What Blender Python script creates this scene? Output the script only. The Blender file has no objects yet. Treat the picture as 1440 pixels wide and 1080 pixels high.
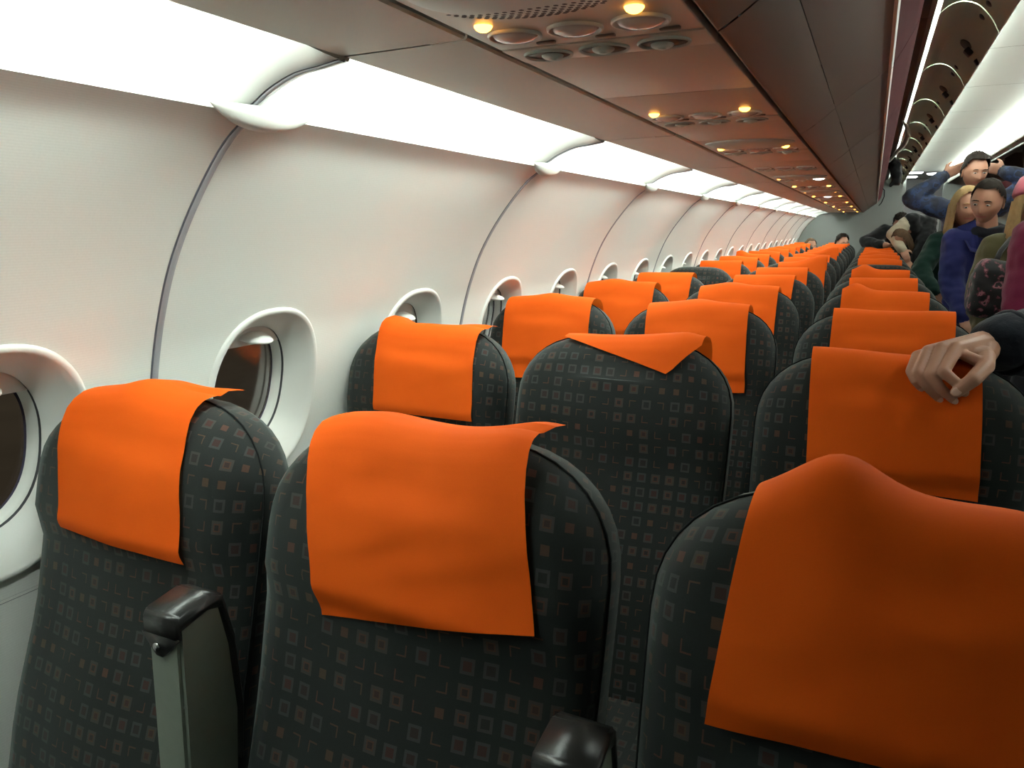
import bpy, bmesh, math, random
from mathutils import Vector, Matrix, noise as mnoise
R = math.radians
scene = bpy.context.scene
COL = scene.collection
random.seed(7)

# ------------------------------------------------------------------ camera, world, exposure
CAM_Z = 1.345
cam_data = bpy.data.cameras.new('camera')
cam_data.sensor_width = 36.0
cam_data.lens = 26.0
cam_data.clip_start = 0.02
cam = bpy.data.objects.new('camera', cam_data)
COL.objects.link(cam)
cam.location = (0, 0, CAM_Z)
cam.rotation_euler = (math.pi / 2 - math.atan(220 / 1040), 0, math.atan(510 / math.hypot(220, 1040)))
scene.camera = cam

world = bpy.data.worlds.new('night'); scene.world = world
world.use_nodes = True
world.node_tree.nodes['Background'].inputs[0].default_value = (0.30, 0.24, 0.17, 1)   # hazy night over a lit apron
world.node_tree.nodes['Background'].inputs[1].default_value = 0.36

scene.view_settings.view_transform = 'Standard'
scene.view_settings.look = 'None'
scene.view_settings.gamma = 1.0
scene.view_settings.use_curve_mapping = False
scene.view_settings.exposure = 0.35

COVE_POWER = 52.0       # sidewall fluorescent tubes
CEIL_POWER = 29.0        # ceiling light strips above the aisle
AMBER_POWER = 8.0      # small amber lamps in the service panels

# ------------------------------------------------------------------ materials
MATS = {}
def s2l(c):
    return tuple(((v / 255) / 12.92 if v / 255 <= 0.04045 else ((v / 255 + 0.055) / 1.055) ** 2.4) for v in c)

def mat(name, col=None, rough=0.5, metal=0.0, spec=0.5, emit=None, es=0.0, sheen=0.0, bump=None, vary=None, coat=0.0):
    """plain principled material, with optional fine noise relief (scale, strength) and tone variation (scale, amount)"""
    if name in MATS: return MATS[name]
    m = bpy.data.materials.new(name); m.use_nodes = True
    nt = m.node_tree; b = nt.nodes['Principled BSDF']
    c = (*col, 1)
    b.inputs['Base Color'].default_value = c
    b.inputs['Roughness'].default_value = rough
    b.inputs['Metallic'].default_value = metal
    b.inputs['Specular IOR Level'].default_value = spec
    b.inputs['Sheen Weight'].default_value = sheen
    b.inputs['Coat Weight'].default_value = coat
    if emit:
        b.inputs['Emission Color'].default_value = (*emit, 1)
        b.inputs['Emission Strength'].default_value = es
    if bump or vary:
        tc = nt.nodes.new('ShaderNodeTexCoord')
    if bump:
        n = nt.nodes.new('ShaderNodeTexNoise'); n.inputs['Scale'].default_value = bump[0]; n.inputs['Detail'].default_value = 3
        bp = nt.nodes.new('ShaderNodeBump'); bp.inputs['Strength'].default_value = bump[1]; bp.inputs['Distance'].default_value = 0.002
        nt.links.new(tc.outputs['Object'], n.inputs['Vector'])
        nt.links.new(n.outputs[0], bp.inputs['Height']); nt.links.new(bp.outputs[0], b.inputs['Normal'])
    if vary:
        n = nt.nodes.new('ShaderNodeTexNoise'); n.inputs['Scale'].default_value = vary[0]; n.inputs['Detail'].default_value = 4
        mx = nt.nodes.new('ShaderNodeMix'); mx.data_type = 'RGBA'
        mx.inputs[6].default_value = tuple(v * (1 - vary[1]) for v in col) + (1,)
        mx.inputs[7].default_value = tuple(min(1, v * (1 + vary[1])) for v in col) + (1,)
        nt.links.new(tc.outputs['Object'], n.inputs['Vector']); nt.links.new(n.outputs[0], mx.inputs[0])
        nt.links.new(mx.outputs[2], b.inputs['Base Color'])
    MATS[name] = m
    return m

class NB:
    """small node-graph helper"""
    def __init__(s, nt): s.nt = nt
    def m(s, op, a, b=None, c=None, clamp=False):
        n = s.nt.nodes.new('ShaderNodeMath'); n.operation = op; n.use_clamp = clamp
        for i, v in enumerate((a, b, c)):
            if v is None: continue
            if isinstance(v, (int, float)): n.inputs[i].default_value = v
            else: s.nt.links.new(v, n.inputs[i])
        return n.outputs[0]
    def mix(s, f, a, b):
        n = s.nt.nodes.new('ShaderNodeMix'); n.data_type = 'RGBA'
        for i, v in ((0, f), (6, a), (7, b)):
            if isinstance(v, tuple): n.inputs[i].default_value = (*v, 1) if len(v) == 3 else v
            elif isinstance(v, (int, float)): n.inputs[i].default_value = v
            else: s.nt.links.new(v, n.inputs[i])
        return n.outputs[2]

def fabric_material():
    m = bpy.data.materials.new('seat_fabric'); m.use_nodes = True
    nt = m.node_tree; b = nt.nodes['Principled BSDF']; g = NB(nt)
    uv = nt.nodes.new('ShaderNodeUVMap'); uv.uv_map = 'UVMap'
    oi = nt.nodes.new('ShaderNodeObjectInfo')
    sp = nt.nodes.new('ShaderNodeSeparateXYZ'); nt.links.new(uv.outputs[0], sp.inputs[0])
    PX, PY = 0.0268, 0.0285
    U = g.m('ADD', g.m('DIVIDE', sp.outputs[0], PX), g.m('MULTIPLY', oi.outputs['Random'], 9.0))
    V = g.m('DIVIDE', sp.outputs[1], PY)
    iu, iv = g.m('FLOOR', U), g.m('FLOOR', V)
    fx = g.m('SUBTRACT', g.m('SUBTRACT', U, iu), 0.5)
    fy = g.m('SUBTRACT', g.m('SUBTRACT', V, iv), 0.5)
    cb = nt.nodes.new('ShaderNodeCombineXYZ'); nt.links.new(iu, cb.inputs[0]); nt.links.new(iv, cb.inputs[1])
    wn = nt.nodes.new('ShaderNodeTexWhiteNoise'); wn.noise_dimensions = '2D'; nt.links.new(cb.outputs[0], wn.inputs['Vector'])
    rs = nt.nodes.new('ShaderNodeSeparateColor'); nt.links.new(wn.outputs['Color'], rs.inputs[0])
    r1, r2, r3 = rs.outputs[0], rs.outputs[1], rs.outputs[2]
    d = g.m('MAXIMUM', g.m('ABSOLUTE', fx), g.m('ABSOLUTE', fy))
    lt = lambda a, t: g.m('LESS_THAN', a, t)
    gt = lambda a, t: g.m('GREATER_THAN', a, t)
    AND = lambda a, c: g.m('MULTIPLY', a, c)
    ring = AND(gt(d, 0.19), lt(d, 0.315))
    core = lt(d, 0.19)
    core_edge = AND(gt(d, 0.125), core)
    small = lt(d, 0.20)
    sx = g.m('SUBTRACT', g.m('MULTIPLY', gt(r2, 0.5), 2.0), 1.0)
    sy = g.m('SUBTRACT', g.m('MULTIPLY', gt(r3, 0.5), 2.0), 1.0)
    ax, ay = g.m('MULTIPLY', fx, sx), g.m('MULTIPLY', fy, sy)
    ell = AND(AND(gt(d, 0.17), lt(d, 0.235)), g.m('MAXIMUM', gt(ax, 0.17), gt(ay, 0.17)))
    ell = AND(ell, AND(gt(ax, -0.24), gt(ay, -0.24)))
    t_ring = lt(r1, 0.52); t_small = AND(gt(r1, 0.52), lt(r1, 0.66)); t_ell = gt(r1, 0.66)
    base = (0.0080, 0.0094, 0.0088)
    grey = g.mix(r2, (0.034, 0.039, 0.037), (0.043, 0.034, 0.026))
    warm = g.mix(r3, (0.085, 0.026, 0.014), (0.066, 0.037, 0.017))
    dark = g.mix(r3, (0.010, 0.010, 0.010), (0.055, 0.012, 0.008))
    col = g.mix(AND(t_ring, ring), base, grey)
    col = g.mix(AND(t_ring, core), col, dark)
    col = g.mix(AND(AND(t_ring, core_edge), gt(r2, 0.55)), col, warm)
    col = g.mix(AND(t_small, small), col, warm)
    col = g.mix(AND(t_ell, ell), col, warm)
    # woven threads
    wv = nt.nodes.new('ShaderNodeTexNoise'); wv.inputs['Scale'].default_value = 900; wv.inputs['Detail'].default_value = 2
    nt.links.new(uv.outputs[0], wv.inputs['Vector'])
    col2 = g.mix(g.m('MULTIPLY', wv.outputs[0], 0.55), col, (0.015, 0.017, 0.016))
    nt.links.new(col2, b.inputs['Base Color'])
    b.inputs['Roughness'].default_value = 0.85
    b.inputs['Specular IOR Level'].default_value = 0.25
    b.inputs['Sheen Weight'].default_value = 0.22
    b.inputs['Sheen Roughness'].default_value = 0.45
    b.inputs['Sheen Tint'].default_value = (0.62, 0.72, 0.68, 1)
    bp = nt.nodes.new('ShaderNodeBump'); bp.inputs['Strength'].default_value = 0.25; bp.inputs['Distance'].default_value = 0.001
    nt.links.new(wv.outputs[0], bp.inputs['Height']); nt.links.new(bp.outputs[0], b.inputs['Normal'])
    MATS['fabric'] = m
    return m

def cover_material():
    m = bpy.data.materials.new('orange_nonwoven'); m.use_nodes = True
    nt = m.node_tree; b = nt.nodes['Principled BSDF']; g = NB(nt)
    uv = nt.nodes.new('ShaderNodeUVMap'); uv.uv_map = 'UVMap'
    n1 = nt.nodes.new('ShaderNodeTexNoise'); n1.inputs['Scale'].default_value = 9; n1.inputs['Detail'].default_value = 4
    n2 = nt.nodes.new('ShaderNodeTexNoise'); n2.inputs['Scale'].default_value = 600; n2.inputs['Detail'].default_value = 2
    for n in (n1, n2): nt.links.new(uv.outputs[0], n.inputs['Vector'])
    c1 = g.mix(n1.outputs[0], (0.68, 0.086, 0.006), (0.80, 0.122, 0.010))
    c2 = g.mix(g.m('MULTIPLY', n2.outputs[0], 0.25), c1, (0.58, 0.064, 0.005))
    nt.links.new(c2, b.inputs['Base Color'])
    b.inputs['Roughness'].default_value = 0.8
    b.inputs['Specular IOR Level'].default_value = 0.08
    tr = nt.nodes.new('ShaderNodeBsdfTranslucent'); tr.inputs[0].default_value = (0.9, 0.17, 0.015, 1)
    mx = nt.nodes.new('ShaderNodeMixShader'); mx.inputs[0].default_value = 0.14
    bp = nt.nodes.new('ShaderNodeBump'); bp.inputs['Strength'].default_value = 0.12; bp.inputs['Distance'].default_value = 0.001
    nt.links.new(n2.outputs[0], bp.inputs['Height']); nt.links.new(bp.outputs[0], b.inputs['Normal'])
    nt.links.new(b.outputs[0], mx.inputs[1]); nt.links.new(tr.outputs[0], mx.inputs[2])
    nt.links.new(mx.outputs[0], nt.nodes['Material Output'].inputs['Surface'])
    MATS['cover'] = m
    return m

def wall_material():
    m = bpy.data.materials.new('sidewall_laminate'); m.use_nodes = True
    nt = m.node_tree; b = nt.nodes['Principled BSDF']; g = NB(nt)
    uv = nt.nodes.new('ShaderNodeUVMap'); uv.uv_map = 'UVMap'
    sp = nt.nodes.new('ShaderNodeSeparateXYZ'); nt.links.new(uv.outputs[0], sp.inputs[0])
    w = g.m('SINE', g.m('MULTIPLY', sp.outputs[1], 1500.0))
    n = nt.nodes.new('ShaderNodeTexNoise'); n.inputs['Scale'].default_value = 300; nt.links.new(uv.outputs[0], n.inputs['Vector'])
    f = g.m('ADD', g.m('MULTIPLY', w, 0.22), n.outputs[0], clamp=True)
    nt.links.new(g.mix(f, (0.80, 0.815, 0.76), (0.88, 0.895, 0.84)), b.inputs['Base Color'])
    b.inputs['Roughness'].default_value = 0.42
    b.inputs['Specular IOR Level'].default_value = 0.35
    MATS['wall'] = m
    return m

def glass_material():
    m = bpy.data.materials.new('cabin_window_glass'); m.use_nodes = True
    nt = m.node_tree; nt.nodes.remove(nt.nodes['Principled BSDF'])
    t = nt.nodes.new('ShaderNodeBsdfTransparent'); t.inputs[0].default_value = (0.80, 0.80, 0.78, 1)
    gl = nt.nodes.new('ShaderNodeBsdfGlossy'); gl.inputs['Roughness'].default_value = 0.10
    fr = nt.nodes.new('ShaderNodeFresnel'); fr.inputs[0].default_value = 1.28
    mx = nt.nodes.new('ShaderNodeMixShader')
    nt.links.new(fr.outputs[0], mx.inputs[0]); nt.links.new(t.outputs[0], mx.inputs[1]); nt.links.new(gl.outputs[0], mx.inputs[2])
    nt.links.new(mx.outputs[0], nt.nodes['Material Output'].inputs['Surface'])
    MATS['glass'] = m
    return m

FAB, COV, WAL, GLS = fabric_material(), cover_material(), wall_material(), glass_material()
PLASTIC = mat('white_plastic', (0.66, 0.66, 0.61), 0.35, bump=(400, 0.03))
BEZEL = mat('window_bezel_plastic', (0.80, 0.80, 0.75), 0.38, bump=(500, 0.04))
COVE_M = mat('light_cove_gloss', (0.80, 0.80, 0.76), 0.4)
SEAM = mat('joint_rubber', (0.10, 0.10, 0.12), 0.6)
SEAMGREY = mat('joint_strip_grey', (0.34, 0.34, 0.36), 0.35)
BINM = mat('bin_laminate', (0.118, 0.080, 0.062), 0.45, bump=(600, 0.10), vary=(3, 0.05))
FILL = mat('filler_laminate', (0.49, 0.465, 0.40), 0.45, bump=(600, 0.08))
PSUM = mat('service_panel_plastic', (0.45, 0.385, 0.31), 0.42, bump=(500, 0.06))
PSUG = mat('service_panel_grey', (0.42, 0.44, 0.39), 0.4)
DARK = mat('dark_gap', (0.028, 0.022, 0.020), 0.6)
RED = mat('red_lip', (0.055, 0.004, 0.006), 0.9, spec=0.08, vary=(14, 0.25))
TRIMW = mat('lip_trim_white', (0.70, 0.68, 0.62), 0.35)
DOORIN = mat('bin_door_liner', (0.72, 0.80, 0.64), 0.6, bump=(300, 0.10))
BLACKP = mat('black_plastic', (0.018, 0.018, 0.017), 0.32, bump=(500, 0.08))
ARMG = mat('armrest_grey', (0.175, 0.20, 0.165), 0.5, bump=(350, 0.10), vary=(60, 0.08))
METAL = mat('steel', (0.55, 0.55, 0.55), 0.25, metal=1.0)
CARPET = mat('carpet', (0.030, 0.034, 0.045), 0.95, bump=(500, 0.6), vary=(200, 0.3))
BULK = mat('bulkhead_laminate', (0.175, 0.187, 0.177), 0.5, bump=(300, 0.05))
CEILM = mat('ceiling_laminate', (0.72, 0.73, 0.70), 0.35)
LENS = mat('reading_lens', (0.50, 0.41, 0.37), 0.25, coat=0.4)
RIM = mat('lens_rim', (0.62, 0.58, 0.52), 0.3)
AMBER = mat('amber_lamp', (1.0, 0.55, 0.12), 0.4, emit=(1.0, 0.43, 0.06), es=AMBER_POWER)
WLAMP = mat('white_reading_lamp', (1, 1, 1), 0.4, emit=(1.0, 0.98, 0.95), es=9.0)
TUBE = mat('fluorescent_tube', (1, 1, 1), 0.4, emit=(0.87, 1.0, 0.94), es=COVE_POWER)
STRIP = mat('ceiling_light_strip', (1, 1, 1), 0.4, emit=(0.90, 1.0, 0.94), es=CEIL_POWER)
SHADE = mat('shade_plastic', (0.74, 0.74, 0.69), 0.4); HANDLE = mat('handle_plastic', (0.88, 0.88, 0.84), 0.3)
GROOVE = mat('shade_track_dark', (0.05, 0.05, 0.055), 0.6)  # dark slot that the window blind slides in
SHELL = mat('seat_shell', (0.10, 0.105, 0.11), 0.5)

# ------------------------------------------------------------------ mesh helpers
def link(o, parent=None):
    COL.objects.link(o)
    if parent is not None: o.parent = parent
    return o

def tag(o, label=None, cat=None, group=None, kind=None):
    if label: o['label'] = label
    if cat: o['category'] = cat
    if group: o['group'] = group
    if kind: o['kind'] = kind
    return o

def empty(name, loc=(0, 0, 0), rz=0.0, parent=None):
    o = bpy.data.objects.new(name, None); o.empty_display_size = 0.1
    link(o, parent); o.location = loc; o.rotation_euler = (0, 0, rz)
    return o

def me_from(name, V, F, m, smooth=True, uvs=None):
    me = bpy.data.meshes.new(name); me.from_pydata([tuple(v) for v in V], [], F)
    if uvs:
        l = me.uv_layers.new(name='UVMap')
        for lp in me.loops: l.data[lp.index].uv = uvs[lp.vertex_index]
    for mm in (m if isinstance(m, (list, tuple)) else [m]): me.materials.append(mm)
    if smooth: me.polygons.foreach_set('use_smooth', [True] * len(me.polygons))
    me.update()
    return me

def ob(name, me, parent=None, loc=(0, 0, 0), rot=(0, 0, 0)):
    o = bpy.data.objects.new(name, me); link(o, parent); o.location = loc; o.rotation_euler = rot
    return o

def fix_normals(me):
    bm = bmesh.new(); bm.from_mesh(me); bmesh.ops.recalc_face_normals(bm, faces=bm.faces); bm.to_mesh(me); bm.free()
    return me

def loft(rings, closed=True, cap=False):
    """list of rings (lists of points) -> verts, faces"""
    n = len(rings[0]); V = [p for r in rings for p in r]; F = []
    for a in range(len(rings) - 1):
        for i in range(n if closed else n - 1):
            j = (i + 1) % n
            F.append((a * n + i, a * n + j, (a + 1) * n + j, (a + 1) * n + i))
    if cap:
        F.append(tuple(range(n))[::-1]); F.append(tuple((len(rings) - 1) * n + i for i in range(n)))
    return V, F

def box_me(name, x0, x1, y0, y1, z0, z1, m, bev=0.0, seg=2):
    bm = bmesh.new(); bmesh.ops.create_cube(bm, size=1)
    for v in bm.verts:
        v.co = Vector(((x0 + x1) / 2 + v.co.x * (x1 - x0), (y0 + y1) / 2 + v.co.y * (y1 - y0), (z0 + z1) / 2 + v.co.z * (z1 - z0)))
    if bev: bmesh.ops.bevel(bm, geom=bm.edges[:], offset=bev, segments=seg, affect='EDGES', profile=0.6)
    me = bpy.data.meshes.new(name); bm.to_mesh(me); bm.free(); me.materials.append(m)
    if bev: me.polygons.foreach_set('use_smooth', [True] * len(me.polygons))
    return me

def tube_VF(path, r, n=8, closed=False):
    P = [Vector(p) for p in path]; rings = []
    up = None
    for i, p in enumerate(P):
        a = P[i - 1] if (i > 0 or closed) else P[i]
        b = P[(i + 1) % len(P)] if (i < len(P) - 1 or closed) else P[i]
        t = (b - a).normalized()
        if up is None:
            up = t.orthogonal().normalized()
        up = (up - t * up.dot(t)).normalized(); s = t.cross(up)
        rr = r[i] if isinstance(r, (list, tuple)) else r
        rings.append([p + (up * math.cos(2 * math.pi * k / n) + s * math.sin(2 * math.pi * k / n)) * rr for k in range(n)])
    if closed: rings.append(rings[0])
    return loft(rings, True, not closed)

def tube_me(name, path, r, m, n=8, closed=False):
    V, F = tube_VF(path, r, n, closed); return fix_normals(me_from(name, V, F, m))

def lathe_me(name, prof, m, n=24, sx=1.0, sy=1.0, axis='Z'):
    """profile of (radius, height) revolved; elliptical with sx, sy"""
    rings = [[(r * math.cos(2 * math.pi * k / n) * sx, r * math.sin(2 * math.pi * k / n) * sy, z) for k in range(n)] for r, z in prof]
    V, F = loft(rings, True, False)
    if prof[0][0] > 1e-6: F.append(tuple(range(n))[::-1])
    if prof[-1][0] > 1e-6: F.append(tuple((len(prof) - 1) * n + i for i in range(n)))
    return fix_normals(me_from(name, V, F, m))

def sstep(a, b, x):
    t = max(0.0, min(1.0, (x - a) / (b - a))); return t * t * (3 - 2 * t)

def copy_tree(o, parent=None):
    c = o.copy(); COL.objects.link(c); c.parent = parent
    for ch in list(o.children): copy_tree(ch, c)
    return c

# ------------------------------------------------------------------ cabin layout constants (metres)
XC = 0.60                       # cabin centreline
PANEL = 1.062; SEAM0 = 0.845    # sidewall panels
BAY = 1.066; BAY0 = 3.06        # overhead bins
PITCH = 0.737; ROW1 = 0.735     # seat rows (top of backrest)
YB = 12.62                      # rear partition
YF = -1.40                      # unseen front end behind the camera, set close to cut the light
NROW = 16
SEAT_X = {'window': -0.905, 'middle': -0.442, 'aisle': 0.053}

ORD = ['first', 'second', 'third', 'fourth', 'fifth', 'sixth', 'seventh', 'eighth', 'ninth', 'tenth', 'eleventh', 'twelfth', 'thirteenth', 'fourteenth', 'fifteenth', 'sixteenth', 'seventeenth']
WALL_PTS = [(-.816, 1.503), (-.875, 1.462), (-.952, 1.372), (-1.008, 1.285), (-1.045, 1.20), (-1.070, 1.12),
            (-1.088, 1.04), (-1.106, .95), (-1.122, .84), (-1.130, .72), (-1.128, .58), (-1.112, .42), (-1.08, .26), (-1.03, .10), (-1.0, 0.0)]
def catmull(P, per=6):
    out = []
    for i in range(len(P) - 1):
        p0 = P[max(i - 1, 0)]; p1 = P[i]; p2 = P[i + 1]; p3 = P[min(i + 2, len(P) - 1)]
        for k in range(per):
            t = k / per
            out.append(tuple(0.5 * ((2 * p1[c]) + (-p0[c] + p2[c]) * t + (2 * p0[c] - 5 * p1[c] + 4 * p2[c] - p3[c]) * t * t + (-p0[c] + 3 * p1[c] - 3 * p2[c] + p3[c]) * t ** 3) for c in range(len(p1))))
    out.append(tuple(P[-1])); return out
WP = catmull(WALL_PTS, 6)
WS = [0.0]
for a, b in zip(WP, WP[1:]): WS.append(WS[-1] + math.hypot(b[0] - a[0], b[1] - a[1]))
def wall_at(s):
    """arc length from the top edge -> (x, z, inward normal nx, nz)"""
    s = max(0, min(WS[-1] - 1e-6, s)); i = 0
    while WS[i + 1] < s: i += 1
    t = (s - WS[i]) / (WS[i + 1] - WS[i]); a, b = WP[i], WP[i + 1]
    dx, dz = b[0] - a[0], b[1] - a[1]; l = math.hypot(dx, dz)
    return a[0] + dx * t, a[1] + dz * t, -dz / l, dx / l
def s_of_z(z):
    for i in range(len(WP) - 1):
        if WP[i][1] >= z >= WP[i + 1][1]:
            return WS[i] + (WS[i + 1] - WS[i]) * (WP[i][1] - z) / max(1e-9, WP[i][1] - WP[i + 1][1])
    return WS[-1]
def wpt(y, s, h=0.0):
    x, z, nx, nz = wall_at(s); return (x + nx * h, y, z + nz * h)

# ------------------------------------------------------------------ floor, ground outside
floor = ob('floor', box_me('floor', -1.0, XC * 2 + 1.0, YF, 16.0, -0.04, 0.0, CARPET)); tag(floor, kind='structure')
apron = ob('ground', box_me('ground', -60, -1.6, -30, 60, -3.4, -3.2, mat('apron_concrete', (0.20, 0.19, 0.17), 0.8, vary=(0.4, 0.4)))); tag(apron, kind='structure')

# ------------------------------------------------------------------ left sidewall with windows
WIN_Z = 1.012; WA, WB = 0.152, 0.184
WIN_S = s_of_z(WIN_Z)
def oval(th, a, b, e=2.35):
    c, s = math.cos(th), math.sin(th)
    return a * math.copysign(abs(c) ** (2 / e), c), b * math.copysign(abs(s) ** (2 / e), s)

def side_panel_mesh():
    """one sidewall panel, local y from 0 to PANEL, two oval window openings"""
    V, F, U = [], [], []
    gap = 0.0035
    S0, S1 = WIN_S - 0.245, WIN_S + 0.245
    def grid(y0, y1, sa, sb, ny, ns):
        b = len(V)
        for i in range(ns + 1):
            s = sa + (sb - sa) * i / ns
            for j in range(ny + 1):
                y = y0 + (y1 - y0) * j / ny
                V.append(wpt(y, s)); U.append((y, s))
        for i in range(ns):
            for j in range(ny):
                a = b + i * (ny + 1) + j; F.append((a, a + 1, a + ny + 2, a + ny + 1))
    grid(gap, PANEL - gap, 0.0, S0, 6, 16)
    grid(gap, PANEL - gap, S1, WS[-1], 6, 18)
    for h in range(2):
        y0 = gap if h == 0 else PANEL / 2; y1 = PANEL / 2 if h == 0 else PANEL - gap
        yc = PANEL * (0.25 + 0.5 * h); n, K = 64, 7; b = len(V)
        angs = [2 * math.pi * i / n for i in range(n)]
        for cy in (y1 - yc, y0 - yc):
            for cs in (0.245, -0.245):          # snap one ray to each corner of the opening's rectangle
                ca = math.atan2(cs, cy) % (2 * math.pi)
                angs[min(range(n), key=lambda i: abs(angs[i] - ca))] = ca
        for k in range(K + 1):
            t = k / K
            for i in range(n):
                th = angs[i]
                oy, os = oval(th, WA - 0.006, WB - 0.006)
                c, s = math.cos(th), math.sin(th)
                hy = (y1 - yc) if c > 0 else (yc - y0); hs = 0.245
                q = min(hy / max(abs(c), 1e-9), hs / max(abs(s), 1e-9))
                y = yc + oy * (1 - t) + c * q * t; ss = WIN_S + os * (1 - t) + s * q * t
                V.append(wpt(y, ss)); U.append((y, ss))
        for k in range(K):
            for i in range(n):
                j = (i + 1) % n; F.append((b + k * n + i, b + k * n + j, b + (k + 1) * n + j, b + (k + 1) * n + i))
    # rolled top lip that turns back towards the light cove
    b = len(V)
    lip = [(-.816, 1.503), (-.822, 1.511), (-.832, 1.513), (-.842, 1.508), (-.850, 1.495)]
    for x, z in lip:
        for y in (gap, PANEL - gap): V.append((x, y, z)); U.append((y, 0))
    for i in range(len(lip) - 1): F.append((b + 2 * i, b + 2 * i + 1, b + 2 * i + 3, b + 2 * i + 2))
    return fix_normals(me_from('side_panel', V, F, WAL, True, U))

def strip_mesh(name, y0, y1, h0, m, sa=0.0, sb=None, n=60):
    """thin raised strip running down the wall profile"""
    sb = sb or WS[-1]; rings = []
    for i in range(n + 1):
        s = sa + (sb - sa) * i / n
        rings.append([wpt(y0, s, -0.004), wpt(y0, s, h0), wpt((y0 + y1) / 2, s, h0 * 1.5), wpt(y1, s, h0), wpt(y1, s, -0.004)])
    V, F = loft(rings, False); return fix_normals(me_from(name, V, F, m))

wall_left = empty('wall_left'); tag(wall_left, kind='structure')
sd = s_of_z(.797)
V, F = loft([[wpt(y, sd - .003, .0004), wpt(y, sd, -.002), wpt(y, sd + .003, .0004)] for y in (-1.4, 12.6)], False)
ob('dado_joint', fix_normals(me_from('dado_joint', V, F, SEAM)), wall_left)
sp_me = side_panel_mesh()
seam_me = strip_mesh('joint_strip', -0.006, 0.005, 0.0016, SEAMGREY)
seamd_me = strip_mesh('joint_dark_line', -0.0095, -0.0055, 0.0006, SEAM)  # thin dark line beside the joint strip

def leaf_mesh():
    """leaf-shaped cap that covers the joint at the light cove"""
    rings = []; n = 26; L0, L1 = -0.084, 0.118
    for i in range(n + 1):
        t = i / n; y = L0 + (L1 - L0) * t
        e = math.sin(math.pi * t) ** 0.85; w = 0.001 + 0.040 * e; h = 0.001 + 0.016 * e
        ring = []
        for k in range(11):
            a = -1 + 2 * k / 10
            s = -0.010 + a * w * 0.55 + 0.014 * e
            hh = h * math.sqrt(max(0.0, 1 - a * a))
            if s >= 0: x, yy, z = wpt(y, s, hh)
            else: x, z = -.816 + (-s) * 0.55 + hh * 0.55, 1.503 - s * 0.62 + hh * -0.55
            ring.append((x, y, z))
        rings.append(ring)
    V, F = loft(rings, False); return fix_normals(me_from('joint_cap', V, F, PLASTIC))
leaf_me = leaf_mesh()

# window pieces (local: y along cabin, s along wall arc from the window centre, depth outwards)
def win_ring(a, b, h, n=56, e=2.35):
    out = []
    for i in range(n):
        oy, os = oval(2 * math.pi * i / n, a, b, e); out.append(wpt(oy, WIN_S + os, h))
    return out
def lens_grid(a, b, h, m, name, e=2.6, rows=14, cols=8, s0=-1.0, s1=1.0):
    V, F = [], []
    for i in range(rows + 1):
        q = s0 + (s1 - s0) * i / rows; w = a * (max(0.0, 1 - abs(q) ** e)) ** (1 / e)
        for j in range(cols + 1): V.append(wpt(-w + 2 * w * j / cols, WIN_S + q * b, h))
    for i in range(rows):
        for j in range(cols):
            k = i * (cols + 1) + j; F.append((k, k + 1, k + cols + 2, k + cols + 1))
    return fix_normals(me_from(name, V, F, m))
bez = [(WA + .001, WB + .001, -.003), (WA, WB, .004), (WA - .005, WB - .005, .0075), (WA - .011, WB - .011, .0055), (WA - .018, WB - .020, -.003),
       (WA - .027, WB - .032, -.013), (WA - .038, WB - .045, -.029), (WA - .047, WB - .053, -.040), (WA - .050, WB - .056, -.046)]
V, F = loft([win_ring(a, b, h) for a, b, h in bez]); BEZEL_ME = fix_normals(me_from('bezel', V, F, BEZEL))
V, F = loft([win_ring(WA - .050, WB - .056, -.0455), win_ring(WA - .050, WB - .056, -.052)]); GROOVE_ME = fix_normals(me_from('shade_track', V, F, GROOVE))
rev = [(WA - .0505, WB - .0565, -.051), (WA - .052, WB - .058, -.058), (WA - .0525, WB - .0585, -.0585), (WA - .056, WB - .062, -.066), (WA - .058, WB - .064, -.074)]
V, F = loft([win_ring(a, b, h) for a, b, h in rev]); REVEAL_ME = fix_normals(me_from('reveal', V, F, BEZEL))
GLASS_ME = lens_grid(WA - .0565, WB - .0625, -.072, GLS, 'pane')
V, F = loft([win_ring(WA - .057, WB - .063, -.0705), win_ring(WA - .061, WB - .067, -.0705)]); SEAL_ME = fix_normals(me_from('pane_seal', V, F, mat('pane_seal', (.05, .04, .075), .5)))
def shade_mesh(drop):
    return lens_grid(WA - .049, WB - .055, -.049, SHADE, 'shade', s0=-1.0, s1=drop)
def handle_mesh(drop):
    b = WB - .055; q = drop - 0.12; rings = []
    for i in range(13):
        t = -1 + 2 * i / 12; w = 0.036; e = math.sqrt(max(0, 1 - t * t)) * 1.0
        ring = []
        for k in range(7):
            a = -1 + 2 * k / 6
            ring.append(wpt(t * w, WIN_S + q * b + a * 0.009 * e - .004 * e, -.047 + 0.046 * e * math.sqrt(max(0, 1 - a * a))))
        rings.append(ring)
    V, F = loft(rings, False); return fix_normals(me_from('shade_handle', V, F, HANDLE))
SHADES = {d: (shade_mesh(d), handle_mesh(d)) for d in (-0.60, -0.66, -0.70)}

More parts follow.
